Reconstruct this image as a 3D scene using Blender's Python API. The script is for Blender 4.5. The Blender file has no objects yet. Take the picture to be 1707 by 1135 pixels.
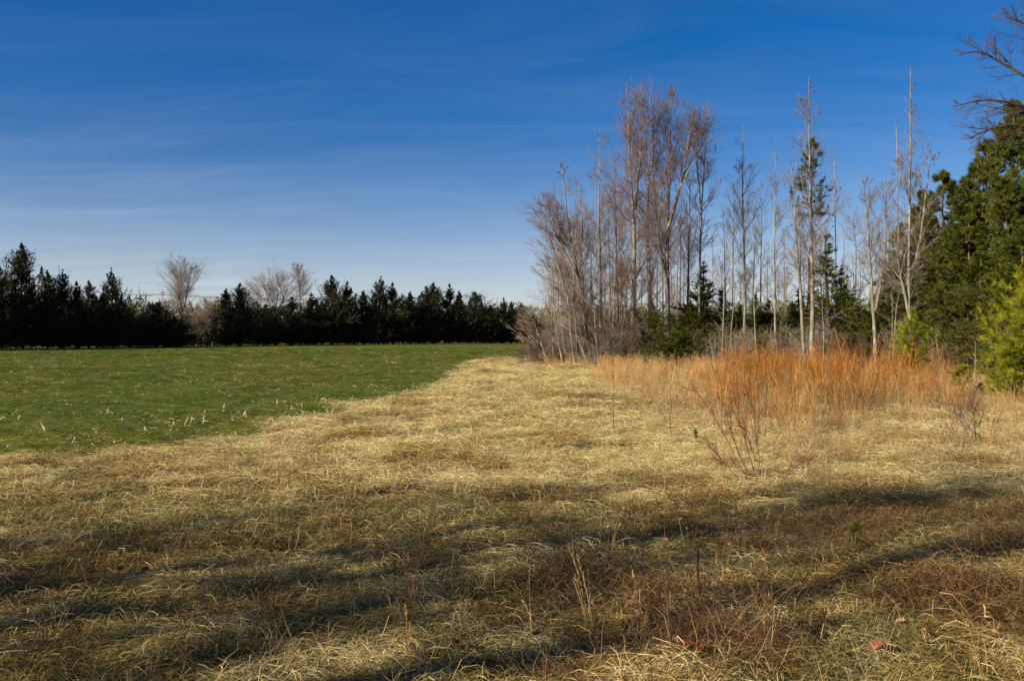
import bpy, math, random
import numpy as np
from mathutils import Vector

scene = bpy.context.scene
COL = scene.collection
rng = np.random.default_rng(7)
random.seed(7)
R_ = math.radians

# ------------------------------------------------------------------ camera
FPX, CX, HY, EYE = 1500.0, 853.5, 567.5, 1.65      # focal length in photo pixels, centre, horizon row, eye height
cam_d = bpy.data.cameras.new("camera")
cam_d.sensor_width = 36.0
cam_d.lens = 36.0 * FPX / 1707.0
cam_d.clip_start = 0.1
cam_d.clip_end = 6000.0
cam = bpy.data.objects.new("camera", cam_d)
cam.location = (0, 0, EYE)
cam.rotation_euler = (R_(90), 0, 0)
COL.objects.link(cam)
scene.camera = cam

# ------------------------------------------------------------------ light
SUN_EL = 25.0
SUN_AZ = 242.0          # clockwise from +Y (the view direction): behind and to the left
world = bpy.data.worlds.new("World")
scene.world = world
world.use_nodes = True
nt = world.node_tree
for n in list(nt.nodes):
    nt.nodes.remove(n)
N = nt.nodes.new
L = nt.links.new
out = N("ShaderNodeOutputWorld")
bg = N("ShaderNodeBackground")
bg.inputs[1].default_value = 0.05
sky = N("ShaderNodeTexSky")
sky.sky_type = 'NISHITA'
sky.sun_disc = False
sky.sun_elevation = R_(SUN_EL)
sky.sun_rotation = R_(SUN_AZ)
sky.altitude = 200
sky.air_density = 1.0
sky.dust_density = 0.3
sky.ozone_density = 3.0
hs = N("ShaderNodeHueSaturation")
hs.inputs['Saturation'].default_value = 1.47
hs.inputs['Value'].default_value = 1.0
gm = N("ShaderNodeGamma")
gm.inputs[1].default_value = 1.0
tint = N("ShaderNodeMix"); tint.data_type = 'RGBA'; tint.blend_type = 'MULTIPLY'; tint.inputs[0].default_value = 1.0
L(sky.outputs[0], tint.inputs[6]); tint.inputs[7].default_value = (1.04, .93, 1.02, 1)
L(tint.outputs[2], hs.inputs['Color'])
L(hs.outputs[0], gm.inputs[0])
# thin cirrus laid on a high plane seen in perspective
tc = N("ShaderNodeTexCoord")
sx = N("ShaderNodeSeparateXYZ")
L(tc.outputs['Generated'], sx.inputs[0])
def wm(op, a, b=None, c=None):
    m = N("ShaderNodeMath"); m.operation = op
    for i, v in enumerate((a, b, c)):
        if v is None: continue
        if isinstance(v, (int, float)): m.inputs[i].default_value = v
        else: L(v, m.inputs[i])
    return m.outputs[0]
zc = wm('ADD', wm('MAXIMUM', sx.outputs[2], 0.0), 0.09)
cx_ = wm('DIVIDE', sx.outputs[0], zc)
cy_ = wm('DIVIDE', sx.outputs[1], zc)
cb = N("ShaderNodeCombineXYZ"); L(cx_, cb.inputs[0]); L(cy_, cb.inputs[1])
mp = N("ShaderNodeMapping"); L(cb.outputs[0], mp.inputs[0])
mp.inputs['Rotation'].default_value = (0, 0, R_(16)); mp.inputs['Scale'].default_value = (0.45, 1.5, 1)
n1 = N("ShaderNodeTexNoise"); L(mp.outputs[0], n1.inputs['Vector'])
n1.inputs['Scale'].default_value = 2.0; n1.inputs['Detail'].default_value = 9; n1.inputs['Roughness'].default_value = 0.62
n1.inputs['Distortion'].default_value = 0.9
mp2 = N("ShaderNodeMapping"); L(cb.outputs[0], mp2.inputs[0])
mp2.inputs['Rotation'].default_value = (0, 0, R_(-20)); mp2.inputs['Scale'].default_value = (0.3, 0.4, 1)
n2 = N("ShaderNodeTexNoise"); L(mp2.outputs[0], n2.inputs['Vector'])
n2.inputs['Scale'].default_value = 1.1; n2.inputs['Detail'].default_value = 3
def ramp01(x, a, b):
    m = N("ShaderNodeMapRange"); m.clamp = True
    L(x, m.inputs[0]); m.inputs[1].default_value = a; m.inputs[2].default_value = b
    return m.outputs[0]
cl = wm('MULTIPLY', ramp01(n1.outputs[0], 0.36, 0.82), ramp01(n2.outputs[0], 0.34, 0.7))
low = wm('SUBTRACT', 1.0, ramp01(sx.outputs[2], 0.02, 0.24))       # cirrus thickens with the long slant path near the horizon
amt = wm('ADD', wm('MULTIPLY', cl, wm('ADD', wm('MULTIPLY', low, 0.34), 0.10)), wm('MULTIPLY', wm('MULTIPLY', low, low), 0.42))
mx = N("ShaderNodeMix"); mx.data_type = 'RGBA'
L(amt, mx.inputs[0]); L(gm.outputs[0], mx.inputs[6]); mx.inputs[7].default_value = (7.4, 8.05, 9.0, 1)
L(mx.outputs[2], bg.inputs[0])
L(bg.outputs[0], out.inputs[0])

sun_d = bpy.data.lights.new("sun", 'SUN')
sun_d.energy = 5.0
sun_d.angle = R_(0.53)
sun_d.color = (1.0, 0.88, 0.66)
sun = bpy.data.objects.new("sun", sun_d)
az, el = R_(SUN_AZ), R_(SUN_EL)
to_sun = Vector((math.sin(az) * math.cos(el), math.cos(az) * math.cos(el), math.sin(el)))
sun.rotation_euler = to_sun.to_track_quat('Z', 'Y').to_euler()
COL.objects.link(sun)

vs = scene.view_settings
vs.view_transform = 'Standard'
vs.look = 'None'
vs.gamma = 1.0
vs.use_curve_mapping = False
vs.exposure = 0.98
scene.cycles.max_bounces = 5
scene.cycles.transparent_max_bounces = 4
scene.cycles.caustics_reflective = False
scene.cycles.caustics_refractive = False

# ------------------------------------------------------------------ terrain
def _h(ix, iy, seed):
    v = np.sin(ix * 127.1 + iy * 311.7 + seed * 74.7) * 43758.5453
    return v - np.floor(v)
def vn(x, y, s, seed=0):
    x = np.asarray(x, float) / s; y = np.asarray(y, float) / s
    ix, iy = np.floor(x), np.floor(y); fx, fy = x - ix, y - iy
    fx = fx * fx * (3 - 2 * fx); fy = fy * fy * (3 - 2 * fy)
    a = _h(ix, iy, seed); b = _h(ix + 1, iy, seed); c = _h(ix, iy + 1, seed); d = _h(ix + 1, iy + 1, seed)
    return (a * (1 - fx) + b * fx) * (1 - fy) + (c * (1 - fx) + d * fx) * fy
def sst(t):
    t = np.clip(t, 0, 1); return t * t * (3 - 2 * t)
BX = [(-400, -60), (-40, -60), (-12, 6), (-6.9, 12), (-5.7, 14.3), (-4.8, 16.2), (-4.0, 20), (-2.6, 25), (-1.75, 34), (-1.75, 44), (-1.6, 56)]
_by = np.array([12, 14.3, 16.2, 20, 25, 34, 44, 56.]); _bx = np.array([-6.9, -5.7, -4.8, -4.0, -2.6, -1.75, -1.75, -1.6])
def field_mask(x, y):
    """signed amount (>0 inside the green field), metres"""
    x = np.asarray(x, float); y = np.asarray(y, float)
    bx = np.where(y < 12, -6.9 - (12 - y) * 0.85, np.interp(y, _by, _bx))
    a = bx - x
    b = y - 60.0 - np.maximum(0, x) * 0.2
    far = np.where(x < 3.2 + (y - 60) * 0.04, b, -5.0)
    return np.maximum(a, np.minimum(far, 50)) + (vn(x, y, 1.3, 5) - .5) * 1.7 + (vn(x, y, .35, 8) - .5) * .9 + np.clip((22 - y) / 8, 0, 1) * 1.05
def base_z(x, y):
    r = np.hypot(x, y)
    return 1.15 * sst((r - 22) / 128) * (0.62 + 0.38 * sst((x + 75) / 70))
def tz(x, y):
    x = np.asarray(x, float); y = np.asarray(y, float)
    f = np.clip(field_mask(x, y) * 1.2 + .5, 0, 1)
    r = np.hypot(x, y)
    amp = np.clip(1.2 - r / 90, 0.25, 1)
    rough = (vn(x, y, 0.45, 1) - .5) * .125 + (vn(x, y, 1.6, 2) - .5) * .15 + (vn(x, y, .17, 3) - .5) * .035
    soil = (vn(x, y, 0.3, 4) - .5) * .05 + (vn(x, y, 2.5, 6) - .5) * .07
    return base_z(x, y) + (rough * (1 - f) + soil * f) * amp + (vn(x, y, 9, 7) - .5) * .10 * amp
def tz1(x, y): return float(tz(np.array([x]), np.array([y]))[0])
def gp(px, py):
    """ground point seen at a pixel of the photograph"""
    dx, dz = (px - CX) / FPX, (py - HY) / FPX
    d = 3.0
    while d < 200:
        if EYE - dz * d <= float(base_z(dx * d, d)): break
        d *= 1.004
    return dx * d, d
def at(px, py, d): return ((px - CX) / FPX * d, d, EYE - (py - HY) / FPX * d)

# ------------------------------------------------------------------ materials
def new_mat(name):
    m = bpy.data.materials.new(name); m.use_nodes = True
    m.node_tree.nodes.clear()
    return m
def ramp(nt, fac, stops):
    r = nt.nodes.new("ShaderNodeValToRGB")
    while len(r.color_ramp.elements) < len(stops): r.color_ramp.elements.new(.5)
    for e, (p, c) in zip(r.color_ramp.elements, stops): e.position = p; e.color = (*c, 1)
    nt.links.new(fac, r.inputs[0])
    return r.outputs[0]
def posnoise(nt, scale, detail=3, stretch=None, obj=False):
    n = nt.nodes.new("ShaderNodeTexNoise")
    if obj:
        g = nt.nodes.new("ShaderNodeTexCoord").outputs['Object']
    else:
        g = nt.nodes.new("ShaderNodeNewGeometry").outputs['Position']
    if stretch:
        mpp = nt.nodes.new("ShaderNodeMapping"); mpp.inputs['Scale'].default_value = stretch
        nt.links.new(g, mpp.inputs[0]); g = mpp.outputs[0]
    nt.links.new(g, n.inputs['Vector'])
    n.inputs['Scale'].default_value = scale; n.inputs['Detail'].default_value = detail
    return n.outputs[0]
def mrange(nt, x, a, b, c=0, d=1):
    m = nt.nodes.new("ShaderNodeMapRange"); m.clamp = True
    nt.links.new(x, m.inputs[0])
    for i, v in enumerate((a, b, c, d)): m.inputs[i + 1].default_value = v
    return m.outputs[0]
def mixc(nt, f, a, b, mode='MIX'):
    m = nt.nodes.new("ShaderNodeMix"); m.data_type = 'RGBA'; m.blend_type = mode
    if isinstance(f, (int, float)): m.inputs[0].default_value = f
    else: nt.links.new(f, m.inputs[0])
    for i, v in ((6, a), (7, b)):
        if isinstance(v, tuple): m.inputs[i].default_value = (*v, 1)
        else: nt.links.new(v, m.inputs[i])
    return m.outputs[2]
def finish(nt, col, rough=.85, trans=0.0, spec=.15, bump=None, bump_d=.01):
    o = nt.nodes.new("ShaderNodeOutputMaterial")
    p = nt.nodes.new("ShaderNodeBsdfPrincipled")
    nt.links.new(col, p.inputs['Base Color'])
    p.inputs['Roughness'].default_value = rough
    p.inputs['Specular IOR Level'].default_value = spec
    if bump is not None:
        b = nt.nodes.new("ShaderNodeBump"); b.inputs['Distance'].default_value = bump_d
        nt.links.new(bump, b.inputs['Height']); nt.links.new(b.outputs[0], p.inputs['Normal'])
    if trans > 0:
        t = nt.nodes.new("ShaderNodeBsdfTranslucent"); nt.links.new(col, t.inputs[0])
        m = nt.nodes.new("ShaderNodeMixShader"); m.inputs[0].default_value = trans
        nt.links.new(p.outputs[0], m.inputs[1]); nt.links.new(t.outputs[0], m.inputs[2])
        nt.links.new(m.outputs[0], o.inputs[0])
    else:
        nt.links.new(p.outputs[0], o.inputs[0])
def vattr(nt, name='v', kind='GEOMETRY'):
    a = nt.nodes.new("ShaderNodeAttribute"); a.attribute_name = name; a.attribute_type = kind
    return a.outputs['Fac']
def blade_mat(name, stops, stops2=None, nscale=.6, lo=.42, hi=.58, trans=.22, rough=.75, spec=.1):
    """per-blade tone from attribute v; a second palette takes over in patches of ground"""
    m = new_mat(name); nt = m.node_tree
    v = vattr(nt)
    c = ramp(nt, v, stops)
    if stops2:
        c2 = ramp(nt, v, stops2)
        c = mixc(nt, mrange(nt, posnoise(nt, nscale, 3), lo, hi), c, c2)
    c = mixc(nt, mrange(nt, posnoise(nt, 2.3, 2), .3, .7), c, mixc(nt, 1.0, c, (.78, .74, .7), 'MULTIPLY'))
    finish(nt, c, rough, trans, spec)
    return m
M = {}
STRAW = [(0, (.12, .074, .024)), (.22, (.29, .20, .07)), (.5, (.52, .41, .165)), (.8, (.72, .60, .28)), (1, (.82, .73, .41))]
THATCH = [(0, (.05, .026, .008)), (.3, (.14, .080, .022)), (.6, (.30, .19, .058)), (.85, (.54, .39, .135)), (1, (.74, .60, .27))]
OLIVE = [(0, (.04, .034, .008)), (.3, (.105, .085, .022)), (.6, (.24, .19, .055)), (.85, (.43, .35, .13)), (1, (.66, .57, .28))]
M['straw'] = blade_mat('straw', STRAW, THATCH, .55, .5, .62)
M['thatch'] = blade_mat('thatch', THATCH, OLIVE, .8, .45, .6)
M['orange_grass'] = blade_mat('orange_grass', [(0, (.20, .085, .03)), (.35, (.42, .20, .065)), (.7, (.58, .32, .11)), (1, (.68, .47, .22))], [(0, (.20, .12, .06)), (.5, (.40, .28, .13)), (1, (.62, .50, .28))], .5, .45, .6)
M['tan_grass'] = blade_mat('tan_grass', [(0, (.20, .125, .055)), (.4, (.40, .275, .12)), (.75, (.55, .42, .22)), (1, (.66, .56, .34))], [(0, (.14, .075, .04)), (.5, (.32, .19, .09)), (1, (.52, .38, .2))], .6, .45, .6)
M['wheat'] = blade_mat('wheat', [(0, (.022, .045, .003)), (.4, (.050, .108, .005)), (.8, (.09, .165, .008)), (1, (.18, .21, .02))], [(0, (.032, .048, .004)), (.5, (.066, .098, .006)), (1, (.15, .17, .018))], .25, .4, .62, trans=.35)
M['fresh_grass'] = blade_mat('fresh_grass', [(0, (.04, .07, .012)), (.6, (.10, .17, .025)), (1, (.22, .28, .06))], trans=.35)
M['bramble'] = blade_mat('bramble', [(0, (.04, .02, .012)), (.4, (.105, .054, .028)), (.8, (.22, .12, .058)), (1, (.42, .27, .13))], trans=.05)
M['whip'] = blade_mat('whip', [(0, (.06, .020, .007)), (.35, (.22, .058, .012)), (.7, (.38, .13, .022)), (1, (.50, .27, .06))], [(0, (.07, .028, .010)), (.5, (.29, .12, .022)), (1, (.48, .30, .09))], .7, .42, .58, trans=.0)
M['whip_low'] = blade_mat('whip_low', [(0, (.08, .045, .02)), (.5, (.27, .17, .075)), (1, (.48, .36, .18))], trans=.0)
M['stubble'] = blade_mat('stubble', [(0, (.12, .075, .035)), (.35, (.33, .25, .13)), (.7, (.56, .48, .30)), (1, (.74, .68, .50))], trans=.1)
M['clod'] = blade_mat('clod', [(0, (.03, .022, .014)), (1, (.10, .075, .045))], trans=0, rough=.95)
M['leaf'] = blade_mat('leaf', [(0, (.06, .018, .010)), (.3, (.15, .042, .018)), (.6, (.23, .095, .04)), (.85, (.30, .155, .075)), (1, (.38, .24, .13))], [(0, (.03, .012, .008)), (.5, (.12, .05, .025)), (1, (.25, .15, .08))], 22, .45, .6, trans=.08, rough=.6)

def bark_mat(name, c0, c1, scale=9, stretch=(1, 1, .25), bd=.02, band=None):
    m = new_mat(name); nt = m.node_tree
    n = posnoise(nt, scale, 6, stretch)
    c = ramp(nt, n, [(.3, c0), (.62, c1)])
    big = posnoise(nt, 1.7, 3)
    c = mixc(nt, mrange(nt, big, .4, .65), c, mixc(nt, 1.0, c, (.62, .62, .6), 'MULTIPLY'))
    if band:
        c = mixc(nt, mrange(nt, posnoise(nt, 3.1, 4), .52, .66), c, band)
    finish(nt, c, .9, 0, .1, n, bd)
    return m
M['pale_bark'] = bark_mat('pale_bark', (.11, .097, .080), (.31, .28, .232), band=(.15, .145, .105))
M['tan_bark'] = bark_mat('tan_bark', (.11, .09, .070), (.30, .25, .195), band=(.16, .15, .08))
M['grey_bark'] = bark_mat('grey_bark', (.09, .08, .07), (.24, .215, .18))
M['dark_bark'] = bark_mat('dark_bark', (.035, .028, .022), (.10, .078, .06))
M['pine_bark'] = bark_mat('pine_bark', (.07, .042, .028), (.22, .145, .095), 6)
def twig_mat(name, stops):
    m = new_mat(name); nt = m.node_tree
    c = ramp(nt, vattr(nt), stops)
    finish(nt, c, .75, 0, .2)
    return m
M['grey_twig'] = twig_mat('grey_twig', [(0, (.09, .070, .058)), (.5, (.19, .155, .125)), (1, (.33, .28, .22))])
M['red_twig'] = twig_mat('red_twig', [(0, (.075, .038, .034)), (.4, (.16, .092, .08)), (.8, (.26, .18, .145)), (1, (.38, .30, .24))])
M['pink_twig'] = twig_mat('pink_twig', [(0, (.12, .072, .06)), (.5, (.24, .16, .13)), (1, (.38, .29, .22))])
M['cone'] = twig_mat('cone', [(0, (.03, .02, .015)), (1, (.11, .075, .05))])
M['red_stem'] = twig_mat('red_stem', [(0, (.07, .025, .015)), (.5, (.17, .055, .028)), (1, (.30, .12, .05))])
M['dark_stem'] = twig_mat('dark_stem', [(0, (.035, .02, .014)), (.5, (.08, .05, .034)), (1, (.18, .115, .07))])

def leaf_mat(name, stops, trans, tip=None):
    m = new_mat(name); nt = m.node_tree
    v = vattr(nt)
    c = ramp(nt, v, stops)
    n = posnoise(nt, 1.1, 2)
    c = mixc(nt, mrange(nt, n, .35, .68), c, mixc(nt, 1.0, c, (1.5, 1.25, .8), 'MULTIPLY'))
    finish(nt, c, .6, trans, .25)
    return m
M['cedar'] = leaf_mat('cedar', [(0, (.008, .012, .004)), (.5, (.021, .028, .006)), (.9, (.048, .052, .011)), (1, (.085, .068, .018))], .12)
M['cedar_near'] = leaf_mat('cedar_near', [(0, (.028, .042, .006)), (.5, (.072, .095, .012)), (.9, (.14, .15, .02)), (1, (.20, .155, .035))], .28)
M['cedar_rust'] = leaf_mat('cedar_rust', [(0, (.03, .018, .010)), (.5, (.07, .042, .022)), (1, (.12, .075, .04))], .15)
M['pine'] = leaf_mat('pine', [(0, (.020, .031, .005)), (.5, (.062, .086, .011)), (1, (.155, .175, .026))], .32)
M['pine_gold'] = leaf_mat('pine_gold', [(0, (.09, .12, .008)), (.5, (.19, .23, .012)), (1, (.36, .37, .03))], .4)
M['honeysuckle'] = leaf_mat('honeysuckle', [(0, (.05, .08, .012)), (1, (.16, .20, .03))], .3)

def ground_mat():
    m = new_mat('thatch_ground'); nt = m.node_tree
    n1 = posnoise(nt, .55, 5); n2 = posnoise(nt, 14, 6, (1, .5, 1)); n3 = posnoise(nt, 2.5, 4)
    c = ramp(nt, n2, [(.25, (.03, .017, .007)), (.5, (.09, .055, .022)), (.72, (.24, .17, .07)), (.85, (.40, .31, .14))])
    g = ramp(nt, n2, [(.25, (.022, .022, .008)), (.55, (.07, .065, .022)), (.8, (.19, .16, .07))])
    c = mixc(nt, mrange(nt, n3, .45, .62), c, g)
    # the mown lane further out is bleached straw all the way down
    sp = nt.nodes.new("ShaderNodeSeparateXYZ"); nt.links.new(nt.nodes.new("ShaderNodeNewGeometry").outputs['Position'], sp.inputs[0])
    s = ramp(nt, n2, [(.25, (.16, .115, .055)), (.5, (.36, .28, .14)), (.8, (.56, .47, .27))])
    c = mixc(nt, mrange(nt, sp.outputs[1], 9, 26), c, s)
    leafmould = ramp(nt, n2, [(.25, (.05, .03, .018)), (.5, (.13, .085, .05)), (.8, (.27, .19, .11))])
    e = nt.nodes.new("ShaderNodeMath"); e.operation = 'MULTIPLY'
    nt.links.new(mrange(nt, sp.outputs[1], 40, 50), e.inputs[0]); nt.links.new(mrange(nt, sp.outputs[0], 2.5, 5.5), e.inputs[1])
    c = mixc(nt, e.outputs[0], c, leafmould)
    finish(nt, c, .95, 0, .05, n2, .03)
    return m
def field_mat():
    m = new_mat('winter_wheat_soil'); nt = m.node_tree
    n2 = posnoise(nt, 9, 6, (1, .6, 1)); n1 = posnoise(nt, .12, 4, (1, .5, 1)); n3 = posnoise(nt, 1.3, 5, (.5, 1.6, 1))
    c = ramp(nt, n2, [(.3, (.018, .034, .003)), (.5, (.052, .092, .005)), (.75, (.098, .140, .010)), (.9, (.19, .18, .045))])
    d = ramp(nt, n2, [(.3, (.036, .036, .006)), (.55, (.078, .092, .010)), (.8, (.20, .18, .05))])
    c = mixc(nt, mrange(nt, n3, .44, .60), c, d)
    c = mixc(nt, mrange(nt, posnoise(nt, 4.5, 5, (.6, 1.4, 1)), .52, .64), c, (.13, .10, .042))
    c = mixc(nt, mrange(nt, posnoise(nt, .35, 5, (.5, 1.6, 1)), .5, .78), c, (.095, .115, .022))
    c = mixc(nt, mrange(nt, n1, .4, .65), c, mixc(nt, 1.0, c, (1.35, 1.1, .9), 'MULTIPLY'))
    finish(nt, c, .95, 0, .05, n2, .04)
    return m
M['ground'] = ground_mat(); M['field'] = field_mat()
def plain(name, col, rough=.7, metal=0):
    m = new_mat(name); nt = m.node_tree
    n = posnoise(nt, 6, 5)
    c = mixc(nt, mrange(nt, n, .35, .7), tuple(x * .75 for x in col), col)
    finish(nt, c, rough, 0, .3)
    return m
M['pole_wood'] = plain('pole_wood', (.17, .13, .10), .9)
M['wire'] = plain('wire', (.04, .04, .045), .5)
M['porcelain'] = plain('porcelain', (.30, .30, .32), .3)
M['sign_green'] = plain('sign_green', (.03, .30, .17), .4)
M['sign_white'] = plain('sign_white', (.75, .78, .76), .5)
M['red_paint'] = plain('red_paint', (.28, .03, .03), .4)
M['rust'] = plain('rust', (.22, .07, .04), .8)
M['tyre'] = plain('tyre', (.02, .02, .02), .9)
M['glass_dark'] = plain('glass_dark', (.03, .04, .05), .15)

# ------------------------------------------------------------------ mesh building
class Acc:
    def __init__(self): self.b = []; self.nv = 0
    def add(self, V, F, v=0.5, mi=0):
        V = np.asarray(V, np.float32).reshape(-1, 3); F = np.asarray(F, np.int64)
        a = np.broadcast_to(np.asarray(v, np.float32), (len(V),))
        self.b.append((V, F + self.nv, a, mi)); self.nv += len(V)
        return self
    def mesh(self, name, mats, smooth=False):
        me = bpy.data.meshes.new(name)
        V = np.concatenate([b[0] for b in self.b]); A = np.concatenate([b[2] for b in self.b])
        me.vertices.add(len(V)); me.vertices.foreach_set('co', V.ravel())
        lt = np.concatenate([np.full(len(b[1]), b[1].shape[1], np.int32) for b in self.b])
        li = np.concatenate([b[1].ravel() for b in self.b]).astype(np.int32)
        mi = np.concatenate([np.full(len(b[1]), b[3], np.int32) for b in self.b])
        me.loops.add(len(li)); me.loops.foreach_set('vertex_index', li)
        me.polygons.add(len(lt))
        ls = np.zeros(len(lt), np.int32); ls[1:] = np.cumsum(lt)[:-1]
        me.polygons.foreach_set('loop_start', ls)
        me.polygons.foreach_set('material_index', mi)
        me.polygons.foreach_set('use_smooth', np.full(len(lt), smooth, bool))
        at_ = me.attributes.new('v', 'FLOAT', 'POINT'); at_.data.foreach_set('value', A.astype(np.float32))
        for m in mats: me.materials.append(M[m])
        me.update(calc_edges=True); me.validate()
        return me
def norm(a): return a / np.maximum(np.linalg.norm(a, axis=-1, keepdims=True), 1e-9)
def tubes(acc, P, R, s=3, v=.5, mi=0):
    """P (N,k,3) polylines, R (N,k) radii"""
    P = np.asarray(P, float); R = np.asarray(R, float)
    n, k, _ = P.shape
    T = norm(np.gradient(P, axis=1))
    ref = np.where(np.abs(T[:, :1, 2:3]) > .9, np.array([1., 0, 0]), np.array([0, 0, 1.]))
    ref = np.broadcast_to(ref, T.shape)
    U = norm(np.cross(T, ref)); W = np.cross(T, U)
    an = np.arange(s) / s * 2 * np.pi
    ring = U[:, :, None] * np.cos(an)[None, None, :, None] + W[:, :, None] * np.sin(an)[None, None, :, None]
    V = P[:, :, None] + ring * R[:, :, None, None]
    i = np.arange(n)[:, None, None] * k * s; j = np.arange(k - 1)[None, :, None] * s; q = np.arange(s)[None, None, :]
    q2 = (q + 1) % s
    F = np.stack([i + j + q, i + j + q2, i + j + s + q2, i + j + s + q], -1).reshape(-1, 4)
    vv = v if np.ndim(v) == 0 else np.repeat(np.asarray(v), k * s)
    acc.add(V.reshape(-1, 3), F, vv, mi)
def ribbons(acc, P, W, side, v=.5, mi=0):
    P = np.asarray(P, float); n, k, _ = P.shape
    side = np.broadcast_to(np.asarray(side, float).reshape(n, -1, 3), P.shape)
    W = np.broadcast_to(W, (n, k))
    V = np.stack([P - side * W[..., None] / 2, P + side * W[..., None] / 2], 2)
    i = np.arange(n)[:, None] * k * 2; j = np.arange(k - 1)[None] * 2
    F = np.stack([i + j, i + j + 1, i + j + 3, i + j + 2], -1).reshape(-1, 4)
    vv = v if np.ndim(v) == 0 else np.repeat(np.asarray(v), k * 2)
    acc.add(V.reshape(-1, 3), F, vv, mi)
def spikes(acc, P, D, Ln, W, v, mi=0, rg=None):
    """thin three-cornered blades, one triangle each"""
    rg = rg or rng
    n = len(P); D = norm(D)
    S = norm(np.cross(D, rg.normal(size=(n, 3))))
    Ln = np.broadcast_to(Ln, (n,))[:, None]; W = np.broadcast_to(W, (n,))[:, None]
    V = np.stack([P - S * W / 2, P + S * W / 2, P + D * Ln], 1).reshape(-1, 3)
    F = np.arange(n * 3).reshape(-1, 3)
    acc.add(V, F, np.repeat(np.broadcast_to(v, (n,)), 3), mi)
def lerp_poly(P, t):
    k = P.shape[1]; x = np.clip(t, 0, .9999) * (k - 1); i = x.astype(int); f = (x - i)[..., None]
    n = np.arange(len(P))[:, None]
    a = P[n, i]; b = P[n, np.minimum(i + 1, k - 1)]
    return a * (1 - f) + b * f, norm(b - a)
def grow(P, R, m, t0, t1, ang, lens, k=4, trop=.3, wob=.08, rfac=.6, rmin=.004, rg=None, bias=None, flat=0):
    """m children on each polyline; lens: callable t -> length or array; returns P,R,t of children"""
    rg = rg or rng
    n = len(P)
    t = np.sort(rg.uniform(t0, t1, (n, m)), axis=1)
    S, T = lerp_poly(P, t)
    kk = P.shape[1]; x = np.clip(t, 0, .9999) * (kk - 1); i = x.astype(int); f = x - i
    ri = R[np.arange(n)[:, None], i] * (1 - f) + R[np.arange(n)[:, None], np.minimum(i + 1, kk - 1)] * f
    S = S.reshape(-1, 3); T = T.reshape(-1, 3); t = t.ravel(); ri = ri.ravel()
    az = rg.uniform(0, 2 * np.pi, len(S))
    A = norm(np.cross(T, np.array([.31, .77, .13]))); B = np.cross(T, A)
    a = np.radians(rg.normal(ang[0], ang[1], len(S)))
    out_ = A * np.cos(az)[:, None] + B * np.sin(az)[:, None]
    if flat: out_[:, 2] *= (1 - flat); out_ = norm(out_)
    if bias is not None: out_ = norm(out_ + np.asarray(bias))
    D = norm(T * np.cos(a)[:, None] + out_ * np.sin(a)[:, None])
    ln = lens(t, len(S)) if callable(lens) else np.broadcast_to(lens, (len(S),)).copy()
    step = ln / (k - 1)
    C = [S]; d = D
    for _ in range(k - 1):
        C.append(C[-1] + d * step[:, None])
        d = norm(d + np.array([0, 0, trop / (k - 1)]) + rg.normal(0, wob, d.shape))
    C = np.stack(C, 1)
    r0 = np.maximum(ri * rfac, rmin)
    taper = np.linspace(1, .35, k)
    return C, r0[:, None] * taper[None], t, ln

# ------------------------------------------------------------------ naming
def tag(o, label=None, cat=None, group=None, kind=None):
    if label: o['label'] = label
    if cat: o['category'] = cat
    if group: o['group'] = group
    if kind: o['kind'] = kind
    return o
def link(name, me, parent=None, loc=(0, 0, 0), rz=0, sc=1):
    o = bpy.data.objects.new(name, me); COL.objects.link(o)
    o.location = loc; o.rotation_euler = (0, 0, rz)
    o.scale = sc if isinstance(sc, tuple) else (sc, sc, sc)
    if parent: o.parent = parent
    return o
def empty(name, loc, rz=0, sc=1): 
    o = link(name, None, None, loc, rz, sc); o.empty_display_size = .3
    return o
def kids(o): return [c for c in bpy.data.objects if c.parent == o]
_kids = {}
def copy_tree(src, loc, rz, sc, label):
    c = src.copy(); COL.objects.link(c)
    c.location = loc; c.rotation_euler = (0, 0, rz); c.scale = sc if isinstance(sc, tuple) else (sc, sc, sc)
    c['label'] = label
    if src.name not in _kids: _kids[src.name] = kids(src)
    for ch in _kids[src.name]:
        d = ch.copy(); COL.objects.link(d); d.parent = c
    return c

# ------------------------------------------------------------------ ground sheets
def build_ground():
    na = 460
    angs = np.concatenate([np.linspace(-42, 42, na), np.linspace(42, 318, 90)[1:-1]])
    angs = np.radians(angs)
    rr = np.concatenate([[0.0], np.geomspace(.8, 4, 8)[:-1], np.geomspace(4, 70, 250)[:-1], np.geomspace(70, 200, 50)[:-1], np.geomspace(200, 4000, 24)])
    A, Rr = np.meshgrid(angs, rr, indexing='ij')
    X = np.sin(A) * Rr; Y = np.cos(A) * Rr
    Z = tz(X, Y)
    na, nr = X.shape
    idx = np.arange(na * nr).reshape(na, nr)
    i2 = np.roll(idx, -1, axis=0)
    F = np.stack([idx[:, :-1], i2[:, :-1], i2[:, 1:], idx[:, 1:]], -1)
    V = np.stack([X, Y, Z], -1).reshape(-1, 3)
    cen = V[F.reshape(-1, 4)].mean(1)
    fm = field_mask(cen[:, 0], cen[:, 1]) > 0
    fm &= (cen[:, 1] < 400)
    F = F.reshape(-1, 4)[:, ::-1]
    for nm, sel, mt in (('ground', ~fm, 'ground'), ('field', fm, 'field')):
        Fs = F[sel]; u, inv = np.unique(Fs, return_inverse=True)
        a = Acc(); a.add(V[u], inv.reshape(-1, 4))
        o = link(nm, a.mesh(nm, [mt], True)); tag(o, kind='structure')
build_ground()

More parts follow.
